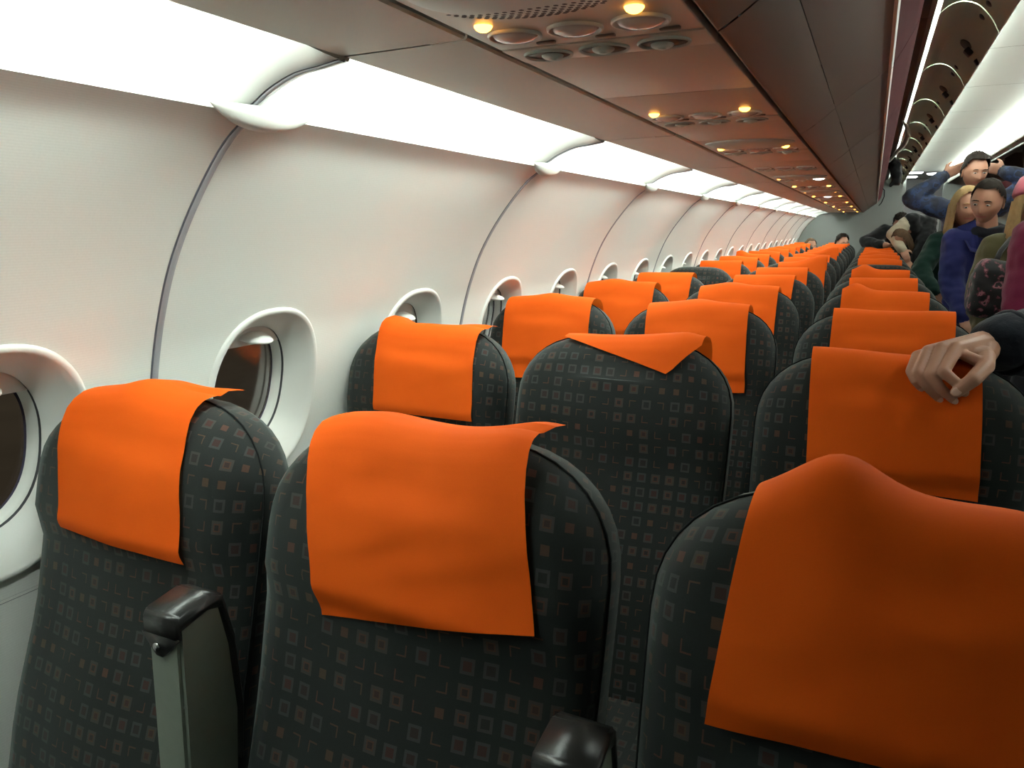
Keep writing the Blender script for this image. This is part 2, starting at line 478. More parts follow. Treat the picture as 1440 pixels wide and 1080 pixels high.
k0, k1 = -3, 12
wn = 0
for k in range(k0, k1):
    y = SEAM0 + k * PANEL
    if y > YB - 0.2: break
    ob('side_panel', sp_me, wall_left, (0, y, 0))
    ob('joint_strip', seam_me, wall_left, (0, y, 0)); ob('joint_dark_line', seamd_me, wall_left, (0, y, 0))
    if y > -1: ob('joint_cap', leaf_me, wall_left, (0, y, 0))
    for h in range(2):
        yc = y + PANEL * (0.25 + 0.5 * h)
        if yc < -0.4 or yc > YB - 0.1: continue
        wn += 1
        w = empty('window_%d' % wn, (0, yc, 0)); tag(w, kind='structure')
        ob('bezel', BEZEL_ME, w); ob('shade_track', GROOVE_ME, w); ob('reveal', REVEAL_ME, w); pn = ob('pane', GLASS_ME, w); ob('pane_seal', SEAL_ME, pn)
        d = (-0.60, -0.66, -0.66, -0.70)[wn % 4]
        sh = ob('shade', SHADES[d][0], w); ob('shade_handle', SHADES[d][1], sh)

# ------------------------------------------------------------------ light cove, tubes and filler panels above the windows
COVE = catmull([(-.850, 1.497), (-.868, 1.525), (-.868, 1.560), (-.845, 1.596), (-.800, 1.618), (-.745, 1.630), (-.690, 1.636), (-.662, 1.628), (-.654, 1.600), (-.655, 1.5685)], 4)
def resample(P, n):
    acc = [0.0]
    for a, b in zip(P, P[1:]): acc.append(acc[-1] + math.hypot(b[0] - a[0], b[1] - a[1]))
    out = []
    for i in range(n + 1):
        d = acc[-1] * i / n; k = 0
        while k < len(acc) - 2 and acc[k + 1] < d: k += 1
        f = (d - acc[k]) / max(1e-9, acc[k + 1] - acc[k]); out.append(tuple(P[k][c] + (P[k + 1][c] - P[k][c]) * f for c in (0, 1)))
    return out
COVE_R = resample(COVE, 30)
RIB_R = resample(catmull([(-.850, 1.497), (-.835, 1.513), (-.812, 1.516), (-.780, 1.534), (-.733, 1.551), (-.690, 1.5565), (-.655, 1.562)], 5), 30)
def cove_mesh():
    """one light bay: a deep trough that scoops up to a shallow divider at its far end"""
    rings = []
    for y, f in [(0.004, 1), (0.014, 1), (0.016, .6), (0.018, 0), (PANEL * .5, 0)] + [(PANEL - .004 - .10 * (1 - q / 10), sstep(0, 1, q / 10)) for q in range(11)]:
        rings.append([(a[0] * (1 - f) + b[0] * f, y, a[1] * (1 - f) + b[1] * f) for a, b in zip(COVE_R, RIB_R)])
    V, F = loft(rings, False); return fix_normals(me_from('light_cove', V, F, COVE_M))
def cheek_mesh():
    """joint strip over the divider between two light bays"""
    rings = []
    for (x, z) in RIB_R[2:]:
        rings.append([(x, -0.006, z + .002), (x + .0008, -0.006, z - .0018), (x + .001, 0.0, z - .0028), (x + .0008, 0.006, z - .0018), (x, 0.006, z + .002)])
    V, F = loft(rings, False); return fix_normals(me_from('cove_rib', V, F, SEAMGREY))
def cheek_dark():
    rings = [[(x + .0008, -0.0095, z - .0008), (x + .0008, -0.0055, z - .0012)] for (x, z) in RIB_R[2:]]  # thin dark line beside the cove rib
    V, F = loft(rings, False); return fix_normals(me_from('cove_joint_dark_line', V, F, SEAM))
def filler_mesh():
    prof = [(-.655, 1.5685), (-.652, 1.5655), (-.560, 1.5665), (-.470, 1.568), (-.467, 1.571), (-.467, 1.60)]
    V, F = loft([[(x, y, z) for x, z in prof] for y in (0.0025, PANEL - 0.0025)], False)
    return fix_normals(me_from('filler_panel', V, F, FILL, False))
ceiling = empty('ceiling'); tag(ceiling, kind='structure')
cove_me, cheek_me, cheekd_me, fill_me = cove_mesh(), cheek_mesh(), cheek_dark(), filler_mesh()
tube_lamp = tube_me('fluorescent_tube', [(-.674, 0.03, 1.586), (-.674, PANEL - 0.12, 1.586)], 0.010, TUBE, 8)
for k in range(k0, k1):
    y = SEAM0 + k * PANEL
    if y > YB - 0.2: break
    ob('light_cove', cove_me, ceiling, (0, y, 0)); ob('cove_rib', cheek_me, ceiling, (0, y, 0)); ob('cove_joint_dark_line', cheekd_me, ceiling, (0, y, 0)); ob('filler_panel', fill_me, ceiling, (0, y, 0))
    if k < -1: continue          # tubes ahead of the viewpoint left out to darken the near covers
    t = ob('fluorescent_tube', tube_lamp, None, (0, y, 0))
    tag(t, 'fluorescent tube in the sidewall light cove, %s from the rear partition' % ORD[max(0, 10 - k)], 'lamp', 'tubes in the sidewall light cove')
for k in range(-1, k1):
    y = SEAM0 + k * PANEL
    if y > YB - 0.2: break
    t = ob('fluorescent_tube', tube_lamp, None, (2 * XC, y, 0)); t.scale = (-1, 1, 1)
    tag(t, 'fluorescent tube in the light cove across the aisle, %s from the rear partition' % ORD[max(0, 10 - k)], 'lamp', 'tubes in the far light cove')
# dark recess above the gaps between filler, service panels and bins
ob('gap_backing', box_me('gap_backing', -.48, -.17, YF, YB, 1.592, 1.60, DARK), ceiling)

# ------------------------------------------------------------------ passenger service panels (one per seat row)
PZ = 1.568
def disc_plate(name, rx, ry, m, prof):
    """shallow turned piece hanging under the panel; prof = (radius factor, height)"""
    return lathe_me(name, prof, m, 28, rx, ry)
psu_plate = box_me('plate', -.455, -.195, -.212, .118, PZ, PZ + .012, PSUM, .002)
psu_strip = box_me('nozzle_strip', -.455, -.195, .121, .196, PZ - .001, PZ + .012, PSUM, .002)
psu_infill = box_me('infill_plate', -.455, -.195, .199, .5205, PZ, PZ + .012, PSUM, .002)
lens_rim = disc_plate('lens_rim', .033, .031, RIM, [(1.0, PZ + .002), (1.0, PZ - .002), (.97, PZ - .004), (.90, PZ - .003), (.86, PZ + .001)])
lens_me = disc_plate('reading_lens', .029, .027, LENS, [(1.0, PZ + .001), (.8, PZ - .0045), (.45, PZ - .0075), (0.0, PZ - .009)])
lit_me = disc_plate('reading_lens', .029, .027, WLAMP, [(1.0, PZ + .001), (.8, PZ - .0045), (.45, PZ - .0075), (0.0, PZ - .009)])
bowl_me = disc_plate('air_nozzle', .033, .029, PSUG, [(1.0, PZ + .002), (1.0, PZ - .003), (.95, PZ - .0045), (.88, PZ - .0015), (.70, PZ - .0010), (.50, PZ - .0005), (0.0, PZ - .0005)])
bowl_dark = disc_plate('nozzle_recess', .029, .025, mat('nozzle_recess', (.06, .055, .045), .5), [(1.0, PZ - .0018), (.5, PZ - .0022), (0.0, PZ - .0024)])
ball_me = lathe_me('nozzle_ball', [(0, PZ - .0085), (.005, PZ - .008), (.006, PZ - .0065), (.0105, PZ - .0065), (.0140, PZ - .004), (.0150, PZ), (0, PZ)], PSUG, 16)
amber_me = lathe_me('amber_lamp', [(0, PZ - .0065), (.005, PZ - .006), (.0085, PZ - .004), (.0105, PZ - .001), (.0105, PZ + .001), (0, PZ + .001)], AMBER, 16)
button_me = box_me('call_button', -.012, .012, -.004, .004, PZ - .003, PZ + .001, mat('button_brown', (.16, .11, .08), .4), .0015)
speaker_me = lathe_me('speaker_cover', [(0, PZ - .012), (.5, PZ - .0115), (.8, PZ - .009), (.95, PZ - .004), (1.0, PZ + .001)], PSUG, 40, .118, .094)
hole_me = lathe_me('speaker_hole', [(0, PZ - .0001), (1, PZ - .0001), (1, PZ + .002)], DARK, 8, .0026, .0026)

def grille():
    """rows of small dark perforations along the speaker cover, joined"""
    V, F = [], []
    for r in range(7):
        for c in range(-11, 12):
            u = c * .0092 + (r % 2) * .0046; v = .036 + r * .0078
            q = math.hypot(u / .118, v / .094)
            if q > .93: continue
            z = PZ - .0122 + max(0, q - .45) ** 2 * .028
            b = len(V)
            for k in range(6):
                a = k * math.pi / 3; V.append((u + .0029 * math.cos(a), v + .0029 * math.sin(a), z - .0006))
            F.append(tuple(b + k for k in range(6))[::-1])
    me = me_from('speaker_grille', V, F, DARK, False); return me
grille_me = grille()

LX = (-.405, -.329, -.252)
for k in range(-2, NROW):
    y = 0.797 + 0.7355 * k
    u = empty('service_panel', (0, y, 0))
    row = 'over the raised-armrest row' if k == 0 else ('%s row beyond the raised armrests' % ORD[k - 1] if k > 0 else '%s row ahead of the raised armrests' % ORD[-k - 1])
    lit = k in (4, 7)
    tag(u, 'beige overhead service panel' + (' with a lit white reading light, ' if lit else ', ') + row, 'service panel', 'overhead service panels')
    ob('plate', psu_plate, u); ob('nozzle_strip', psu_strip, u); ob('infill_plate', psu_infill, u)
    for i, x in enumerate(LX):
        rim = ob('lens_rim', lens_rim, u, (x, .055, 0)); ob('reading_lens', lit_me if (lit and i == {4: 2, 7: 1}.get(k)) else lens_me, rim)
        ob('call_button', button_me, u, (x + .022, .098, 0))
        nz = ob('air_nozzle', bowl_me, u, (x, .158, 0)); ob('nozzle_recess', bowl_dark, nz)
        ob('nozzle_ball', ball_me, nz, ((.004, 0, -.004)[i], (.004, -.003, .006)[i], 0))
    for x in (-.42, -.244):
        if k == 3 or (k == 4 and x > -.3): continue
        ob('amber_lamp', amber_me, u, (x, .003, 0))
    if k % 2 == 0:
        sc = ob('speaker_cover', speaker_me, u, (-.325, -.115, 0))
        if k <= 2: g = ob('speaker_grille', grille_me, sc); g['kind'] = 'stuff'

# ------------------------------------------------------------------ overhead bins with open doors
BB = catmull([(-.183, 1.600), (-.183, 1.571), (-.178, 1.568), (-.14, 1.594), (-.109, 1.6205)], 4)
BB2 = catmull([(-.1085, 1.6225), (-.07, 1.652), (-.035, 1.678), (-.004, 1.699)], 4)
def ext_mesh(name, prof, y0, y1, m, smooth=True):
    V, F = loft([[(x, y, z) for x, z in prof] for y in (y0, y1)], False); return fix_normals(me_from(name, V, F, m, smooth))
def solid_ext(name, prof, y0, y1, m):
    V, F = loft([[(x, y, z) for x, z in prof] for y in (y0, y1)], True, True); return fix_normals(me_from(name, V, F, m, False))
g = 0.003
bin_bottom = ext_mesh('bottom_panel', BB, g, BAY - g, BINM)
bin_bottom2 = ext_mesh('front_bottom_panel', BB2, g, BAY - g, BINM)
bin_trim = solid_ext('edge_trim', [(-.004, 1.699), (.002, 1.6985), (.0055, 1.703), (.004, 1.708), (-.004, 1.706)], g, BAY - g, TRIMW)
bin_lip = solid_ext('lip', [(.004, 1.706), (.020, 1.735), (.040, 1.775), (.050, 1.802), (.044, 1.810), (.030, 1.805), (.010, 1.76), (-.006, 1.73)], g, BAY - g, RED)
bin_shell = ext_mesh('inner_shell', [(-.006, 1.73), (-.30, 1.71), (-.62, 1.70), (-.70, 1.76), (-.62, 2.00), (-.40, 2.10), (-.05, 2.105), (.05, 2.075)], g, BAY - g, mat('bin_interior', (.22, .20, .175), .6))
bin_rail = solid_ext('top_rail', [(.045, 2.085), (.055, 2.045), (.100, 2.040), (.117, 2.048), (.119, 2.075), (.09, 2.105)], g, BAY - g, mat('rail_shade', (.035, .032, .030), .5))  # rail coloured dark for the shade inside the bin by the hinge
bin_cheek = None
def cheek():
    P = [(-.183, 1.60), (-.10, 1.635), (-.006, 1.73), (-.004, 1.80), (.03, 1.95), (.05, 2.075), (-.05, 2.105), (-.40, 2.10), (-.62, 2.0), (-.70, 1.76), (-.62, 1.60)]
    V, F = loft([[(x, y, z) for x, z in P] for y in (-.003, .003)], True, True); return fix_normals(me_from('side_wall', V, F, BINM, False))
bin_cheek = cheek()
DOOR = catmull([(.133, 2.052), (.160, 2.074), (.200, 2.083), (.245, 2.066), (.285, 2.022), (.311, 1.975)], 4)
def door_mesh():
    n = len(DOOR); rings = []
    for y in (g + .003, BAY - g - .003):
        outer = [(x + .006, y, z + .014) for x, z in reversed(DOOR)]
        rings.append([(x, y, z) for x, z in DOOR] + outer)
    V, F = loft(rings, True, True); me = fix_normals(me_from('door', V, F, [DOORIN, PLASTIC], False))
    for p in me.polygons:
        c = p.center
        p.use_smooth = False
        # the upper, cabin-coloured face
        if p.normal.z > 0.2 or p.normal.x > 0.6: p.material_index = 1
    return me
door_me = door_mesh()
edge_me = ext_mesh('door_edge', [(.3095, 1.973), (.3135, 1.972), (.3175, 1.976), (.319, 1.989)], g + .003, BAY - g - .003, TRIMW)
bump_me = lathe_me('door_bumper', [(0, -.006), (.6, -.005), (1, 0), (1, .004)], BLACKP, 14, .015, .024)
latch_base = lathe_me('latch_plate', [(0, -.003), (.9, -.003), (1, .001)], mat('latch_grey', (.10, .10, .08), .5), 18, .030, .060)
latch_me = box_me('latch', -.016, .016, -.022, .022, -.020, .0, BLACKP, .004)
hook_me = box_me('latch_hook', -.010, .014, -.030, -.006, -.010, .008, BLACKP, .003)

def make_bin(y, mirror, label):
    b = empty('overhead_bin', (XC if not mirror else XC, y, 0))
    tag(b, label, 'overhead bin', 'overhead bins along the cabin')
    b.scale = (-1, 1, 1) if mirror else (1, 1, 1)
    def part(name, me, par=b, loc=(0, 0, 0), rot=(0, 0, 0)):
        return ob(name, me, par, loc, rot)
    sh = (-XC, 0, 0)
    for nm, me in (('bottom_panel', bin_bottom), ('front_bottom_panel', bin_bottom2), ('edge_trim', bin_trim), ('lip', bin_lip), ('inner_shell', bin_shell), ('top_rail', bin_rail), ('side_wall', bin_cheek)):
        part(nm, me, b, sh)
    d = part('door', door_me, b, sh)
    part('door_edge', edge_me, d)
    for yy in (.085, BAY - .085): part('door_bumper', bump_me, d, (.268, yy, 2.046), (0, R(38), 0))
    part('latch_plate', latch_base, d, (.262, BAY / 2, 2.048), (0, R(38), 0))
    part('latch', latch_me, d, (.278, BAY / 2, 2.028), (0, R(48), 0))
    part('latch_hook', hook_me, d, (.306, BAY / 2 + .02, 1.985), (0, R(55), 0))
    return b
for k in range(-3, 9):
    y = BAY0 + k * BAY
    n = k + 3
    make_bin(y, False, 'brown open overhead bin over window-side seats, %s bay past the raised armrests' % ORD[n - 1] if n else
             'brown open overhead bin with red lip above the seats with raised armrests')
    make_bin(y, True, 'brown open overhead bin across the aisle, %s bay past the raised armrests' % ORD[n - 1] if n else
             'brown open overhead bin across the aisle from the raised armrests')
for sx in (1, -1):          # closed soffit over the front of the cabin, behind the viewpoint
    o = ob('front_soffit', solid_ext('front_soffit', [(-.183 - XC, 1.60), (-.178 - XC, 1.568), (-.109 - XC, 1.62), (-.004 - XC, 1.70), (.10 - XC, 2.10), (-.4 - XC, 2.10)], YF, BAY0 - 3 * BAY, BINM), ceiling, (XC, 0, 0)); o.scale = (sx, 1, 1)
last_y = BAY0 + 9 * BAY
if last_y < YB:
    ob('filler_bottom', solid_ext('filler_bottom', [(-.183, 1.60), (-.178, 1.568), (-.109, 1.62), (-.004, 1.70), (.004, 1.71), (-.05, 2.10), (-.4, 2.10)], last_y + .003, YB, BINM), ceiling)
    ob('filler_bottom', solid_ext('filler_bottom', [(2 * XC + .183, 1.60), (2 * XC + .178, 1.568), (2 * XC + .004, 1.70), (2 * XC + .05, 2.10), (2 * XC + .4, 2.10)], last_y + .003, YB, BINM), ceiling)

# ------------------------------------------------------------------ aisle ceiling and its light strips
CZ = 2.150
cp_me = ext_mesh('ceiling_panel', [(.30, CZ - .004), (.305, CZ - .006), (.45, CZ - .001), (.60, CZ), (.75, CZ - .001), (.895, CZ - .006), (.90, CZ - .004)], .002, BAY - .002, CEILM)
lt_me = box_me('light_strip', -.030, .030, .012, BAY - .012, 2.110, 2.124, STRIP, .004)
hs_me = box_me('light_trough', -.25, .10, 0, BAY, 2.152, 2.17, CEILM)
for k in range(-4, 9):
    y = BAY0 + 0.10 + k * BAY
    ob('ceiling_panel', cp_me, ceiling, (0, y, 0))
    for sx, x in ((1, .225), (-1, .975)):
        h = ob('light_trough', hs_me, ceiling, (x - (0 if sx > 0 else 0), y, 0)); h.scale = (sx, 1, 1)
        if k < -2: continue
        t = ob('light_strip', lt_me, None, (x, y, 0))
        tag(t, 'glowing ceiling light strip behind open bin doors on %s side, %s from rear partition' % ('near' if sx > 0 else 'far', ORD[8 - k]), 'lamp', 'ceiling light strips over the aisle')

# ------------------------------------------------------------------ far end: partitions, galley beyond; right sidewall; front end
def poly_wall(name, pts, y0, y1, m, parent=None):
    o = ob(name, solid_ext(name, pts, y0, y1, m), parent); 
    if parent is None: tag(o, kind='structure')
    return o
left_prof = [(x, z) for x, z in WP[::6]]
pl = [(.36, 0), (.36, 2.15), (-.40, 2.15), (-.62, 1.95), (-.80, 1.62), (-.816, 1.51)] + [(x, z) for x, z in left_prof[1:]]
poly_wall('wall_back', pl, YB, YB + .05, BULK)
pr = [(2 * XC - x, z) for x, z in pl]
poly_wall('wall_back_right', pr, YB, YB + .05, BULK)
wr = ext_mesh('wall_right', [(2 * XC - x, z) for x, z in WP[::3]], YF, YB, WAL); tag(ob('wall_right', wr), kind='structure')
ob('cove_right', ext_mesh('cove_right', [(2 * XC - x, z) for x, z in COVE] + [(2 * XC + .47, 1.568), (2 * XC + .19, 1.568)], YF, YB, FILL), ceiling)
ob('roof_shell', ext_mesh('roof_shell', [(-1.16, 0.0), (-1.30, .6), (-1.25, 1.2), (-1.0, 1.75), (-.4, 2.2), (XC, 2.26), (2 * XC + .4, 2.2), (2 * XC + 1.0, 1.75), (2 * XC + 1.2, 1.5)], YF, YF + 1.0, mat('shell_dark', (.05, .05, .05), .8)), ceiling)
wf = ob('wall_front_unseen', box_me('wall_front_unseen', -1.2, 2 * XC + 1.2, YF - .05, YF, 0, 2.3, BULK)); tag(wf, kind='structure')  # unseen end wall, set close behind viewpoint to cut light on near covers
# galley vestibule beyond the partition
wb = ob('wall_galley', box_me('wall_galley', -.8, 2.0, 15.2, 15.25, 0, 2.4, mat('galley_white', (.62, .63, .60), .45))); tag(wb, kind='structure')
gc = ob('ceiling_galley', box_me('ceiling_galley', -.8, 2.0, YB + .05, 15.25, 2.17, 2.2, mat('galley_brown', (.30, .26, .22), .5))); tag(gc, kind='structure')
for x0, x1 in ((-.45, -.40), (1.60, 1.65)):
    o = ob('wall_galley_side', box_me('wall_galley_side', x0, x1, YB + .05, 15.2, 0, 2.2, BULK)); tag(o, kind='structure')
for i, (x, yy) in enumerate(((.45, 13.2), (.80, 13.6), (.42, 14.3))):
    o = ob('galley_lamp', lathe_me('galley_lamp', [(0, 2.150), (.9, 2.152), (1, 2.165), (1, 2.171)], mat('galley_glow', (1, 1, 1), .4, emit=(.95, 1, 1), es=12.0), 20, .14, .10), None, (x, yy, 0))
    tag(o, ['round white galley lamp just beyond the rear partition', 'round white galley lamp over the far aisle side', 'round white galley lamp nearest the galley wall'][i], 'lamp', 'galley ceiling lamps')

# ------------------------------------------------------------------ seats
PHI = R(13.0); SW = 0.2225; ST = 0.70; SF = 0.055; CRX, CRZ = 0.158, 0.138
TOPZ = 1.118
def bulge(t):
    """relief of the front face along the backrest (t from the top down)"""
    return 0.018 * (1 - sstep(.190, .228, t)) - 0.010 * sstep(.02, .12, .12 - t) + 0.022 * sstep(.30, .52, t)
def seat_pt(x, t, n):
    """backrest coordinates -> seat local (top centre of the backrest at y=0, z=TOPZ)"""
    return Vector((x, -t * math.sin(PHI) - n * math.cos(PHI), TOPZ - t * math.cos(PHI) + n * math.sin(PHI)))
NS_, NC_, NT_ = 12, 9, 5
def outline(d, w=SW, T=ST):
    hw = w - d; rx = max(CRX - d, .02); rz = max(CRZ - d, .02); P = []
    for i in range(NS_): 
        t = T + (d + rz - T) * i / NS_; P.append((-hw, t, -1, 0))
    for i in range(NC_):
        a = math.pi / 2 * i / NC_; e = 2 / 2.25
        P.append((-hw + rx * (1 - math.cos(a) ** e), d + rz * (1 - math.sin(a) ** e), -math.cos(a), -math.sin(a)))
    for i in range(NT_ + 1):
        P.append(((-hw + rx) * (1 - i / NT_), d, 0, -1))
    half = P
    return half + [(-x, t, -nx, nt) for x, t, nx, nt in reversed(half[:-1])]
RINGS = [(.085, SF), (.050, SF - .001), (.028, SF - .006), (.012, SF - .016), (.003, SF - .030), (0, SF - .044), (0, -SF + .03), (.008, -SF + .010), (.03, -SF)]
def seat_back_mesh():
    V, U, F = [], [], []
    n = 0
    for d, nn in RINGS:
        o = outline(d); n = len(o)
        for x, t, nx, nt in o:
            wgt = sstep(-SF, SF - .02, nn) * min(1.0, d / .03)
            V.append(seat_pt(x * (1 + 0.012 * math.sin(t * 9)), t, nn + bulge(t) * wgt)); ext = SF - nn
            U.append((x + nx * ext, -(t + nt * ext)))
    for a in range(len(RINGS) - 1):
        for i in range(n - 1):
            F.append((a * n + i, a * n + i + 1, (a + 1) * n + i + 1, (a + 1) * n + i))
    def ladder(base, sgn, K=6):
        half = n // 2; rows = []
        for i in range(half + 1):
            l, r = base + i, base + n - 1 - i
            if l == r: rows.append([l] * (K + 1)); continue
            row = [l]
            for k in range(1, K):
                f = k / K; v = V[l].lerp(V[r], f)
                if sgn > 0: v = v + Vector((0, -0.010 * math.sin(math.pi * f), 0))
                V.append(v); U.append((U[l][0] * (1 - f) + U[r][0] * f, U[l][1])); row.append(len(V) - 1)
            row.append(r); rows.append(row)
        for i in range(half):
            for k in range(K):
                q = [rows[i][k], rows[i][k + 1], rows[i + 1][k + 1], rows[i + 1][k]]
                q2 = []
                for v in q:
                    if v not in q2: q2.append(v)
                if len(q2) >= 3: F.append(tuple(q2))
    ladder(0, 1); ladder((len(RINGS) - 1) * n, -1)
    return fix_normals(me_from('backrest', V, F, FAB, True, U))
BACK_ME = seat_back_mesh()
def outline_tube(name, d, nn, r, m):
    path = []
    for x, t, nx, nt in outline(d): path.append(seat_pt(x * (1 + 0.012 * math.sin(t * 9)), t, nn))
    return tube_me(name, path, r, m, 6)
PIPE_ME = outline_tube('piping', -.0005, SF - .040, .0013, mat('piping_dark', (.012, .013, .013), .9, spec=.1))
def uvbox(me, sc=1.0):
    l = me.uv_layers.new(name='UVMap') if not me.uv_layers else me.uv_layers[0]
    for p in me.polygons:
        nx, ny, nz = (abs(v) for v in p.normal)
        for li in p.loop_indices:
            c = me.vertices[me.loops[li].vertex_index].co
            l.data[li].uv = (c.x, c.y) if nz >= max(nx, ny) else ((c.x, c.z) if ny >= nx else (c.y, c.z))
    return me
YB_ = -ST * math.sin(PHI)
CUSH_ME = uvbox(box_me('seat_cushion', -.215, .215, YB_ - .46, YB_ + .02, .33, .455, FAB, .035, 4))
SHELL_ME = box_me('back_shell', -.19, .19, YB_ - .005, YB_ + .012, .30, .50, SHELL, .004)
FRAME_ME = box_me('seat_frame', -.225, .225, YB_ - .42, YB_ - .02, .28, .33, SHELL, .01)
LEG_ME = box_me('leg', -.018, .018, -.025, .025, .0, .285, mat('leg_grey', (.20, .20, .20), .4, metal=.6), .006)
def shell_back_mesh():
    rings = []
    for d, nn in ((.035, -SF - .002), (.045, -SF - .014)):
        rings.append([seat_pt(x, t, nn) for x, t, _, _ in outline(d)])
    V, F = loft(rings, True, True); return fix_normals(me_from('back_shell', V, F, SHELL, False))
SHELL_ME = shell_back_mesh()
TRAY_ME = fix_normals(me_from('tray_table', *loft([[seat_pt(x, t, nn) for x, t in ((-.18, .20), (.18, .20), (.18, .46), (-.18, .46))] for nn in (-SF - .015, -SF - .034)], True, True), SHELL, False))

# raised armrest: origin at its pivot, standing upright
def arm_body(w=0.025):
    # side outline (y forward negative, z up): slim at the tip, deeper at mid height
    P = [(-.030, .0), (-.034, .12), (-.036, .24), (-.038, .335), (-.036, .343), (.006, .352), (.020, .345), (.034, .29), (.044, .20), (.040, .10), (.030, 0)]
    bm = bmesh.new()
    vs = [[bm.verts.new((sx * w, y, z)) for y, z in P] for sx in (-1, 1)]
    bm.faces.new(vs[0]); bm.faces.new(list(reversed(vs[1])))
    for i in range(len(P)):
        j = (i + 1) % len(P); bm.faces.new((vs[0][i], vs[1][i], vs[1][j], vs[0][j]))
    bmesh.ops.recalc_face_normals(bm, faces=bm.faces)
    bmesh.ops.bevel(bm, geom=bm.edges[:], offset=.0045, segments=2, affect='EDGES')
    me = bpy.data.meshes.new('armrest'); bm.to_mesh(me); bm.free(); me.materials.append(ARMG); return me
def arm_cap(w=0.0275):
    """black end cap folded over the tip: drooping point on the front face, strip down the rear edge"""
    bm = bmesh.new()
    P = [(-.0415, .322), (-.0425, .345), (-.038, .353), (.006, .362), (.024, .355), (.040, .296), (.050, .205), (.047, .13), (.040, .13), (.043, .20), (.031, .288), (.017, .338), (.0, .342), (-.034, .333), (-.036, .322)]
    vs = [[bm.verts.new((sx * w, y, z)) for y, z in P] for sx in (-1, 1)]
    bm.faces.new(vs[0]); bm.faces.new(list(reversed(vs[1])))
    for i in range(len(P)):
        j = (i + 1) % len(P); bm.faces.new((vs[0][i], vs[1][i], vs[1][j], vs[0][j]))
    bmesh.ops.recalc_face_normals(bm, faces=bm.faces)
    bmesh.ops.bevel(bm, geom=[e for e in bm.edges if e.calc_face_angle(0) > .5], offset=.003, segments=2, affect='EDGES')
    # pointed tongue that carries the screw
    T = [(-w, .326), (w, .326), (w * .55, .312), (.004, .302), (-.006, .302), (-w * .55, .312)]
    a = [bm.verts.new((x, -.0425, z)) for x, z in T]; b = [bm.verts.new((x, -.036, z)) for x, z in T]
    bm.faces.new(a); bm.faces.new(list(reversed(b)))
    for i in range(len(T)):
        j = (i + 1) % len(T); bm.faces.new((a[i], a[j], b[j], b[i]))
    bmesh.ops.recalc_face_normals(bm, faces=bm.faces)
    me = bpy.data.meshes.new('armrest_cap'); bm.to_mesh(me); bm.free(); me.materials.append(BLACKP)
    me.polygons.foreach_set('use_smooth', [True] * len(me.polygons)); return me
ARM_ME, CAP_ME = arm_body(), arm_cap()
SCREW_ME = lathe_me('screw', [(0, -.0022), (.003, -.002), (.0048, 0), (.0048, .002)], METAL, 14)
DOWN_ME = box_me('armrest', -.025, .025, -.36, -.02, -.028, .028, ARMG, .010, 3)

SEAT_PROTO = {}
def build_seat(detail, arm, ax=.2275):
    """parts of one seat under a fresh empty; arm: None, 'up' or 'down' armrest on its aisle-side edge"""
    key = (detail, arm)
    s = empty('passenger_seat')
    bk = ob('backrest', BACK_ME, s)
    if detail: ob('piping', PIPE_ME, bk)
    ob('seat_cushion', CUSH_ME, s); ob('back_shell', SHELL_ME, s); ob('tray_table', TRAY_ME, s); ob('seat_frame', FRAME_ME, s)
    for sx in (-1, 1): ob('leg', LEG_ME, s, (sx * .16, YB_ - .22, 0))
    if arm == 'up':
        wide = 1 / .93 if ax > .249 else 1.0
        a = ob('armrest', ARM_ME, s, (ax, -.215, .590 if ax > .249 else .568), (R(-3), 0, 0))
        a.scale = (wide, 1, 1)
        ob('armrest_cap', CAP_ME, a); ob('screw', SCREW_ME, a, (-.004, -.0425, .313), (R(90), 0, 0))
    elif arm == 'down':
        ob('armrest', DOWN_ME, s, (.2275, YB_ - .02, .63))
    return s

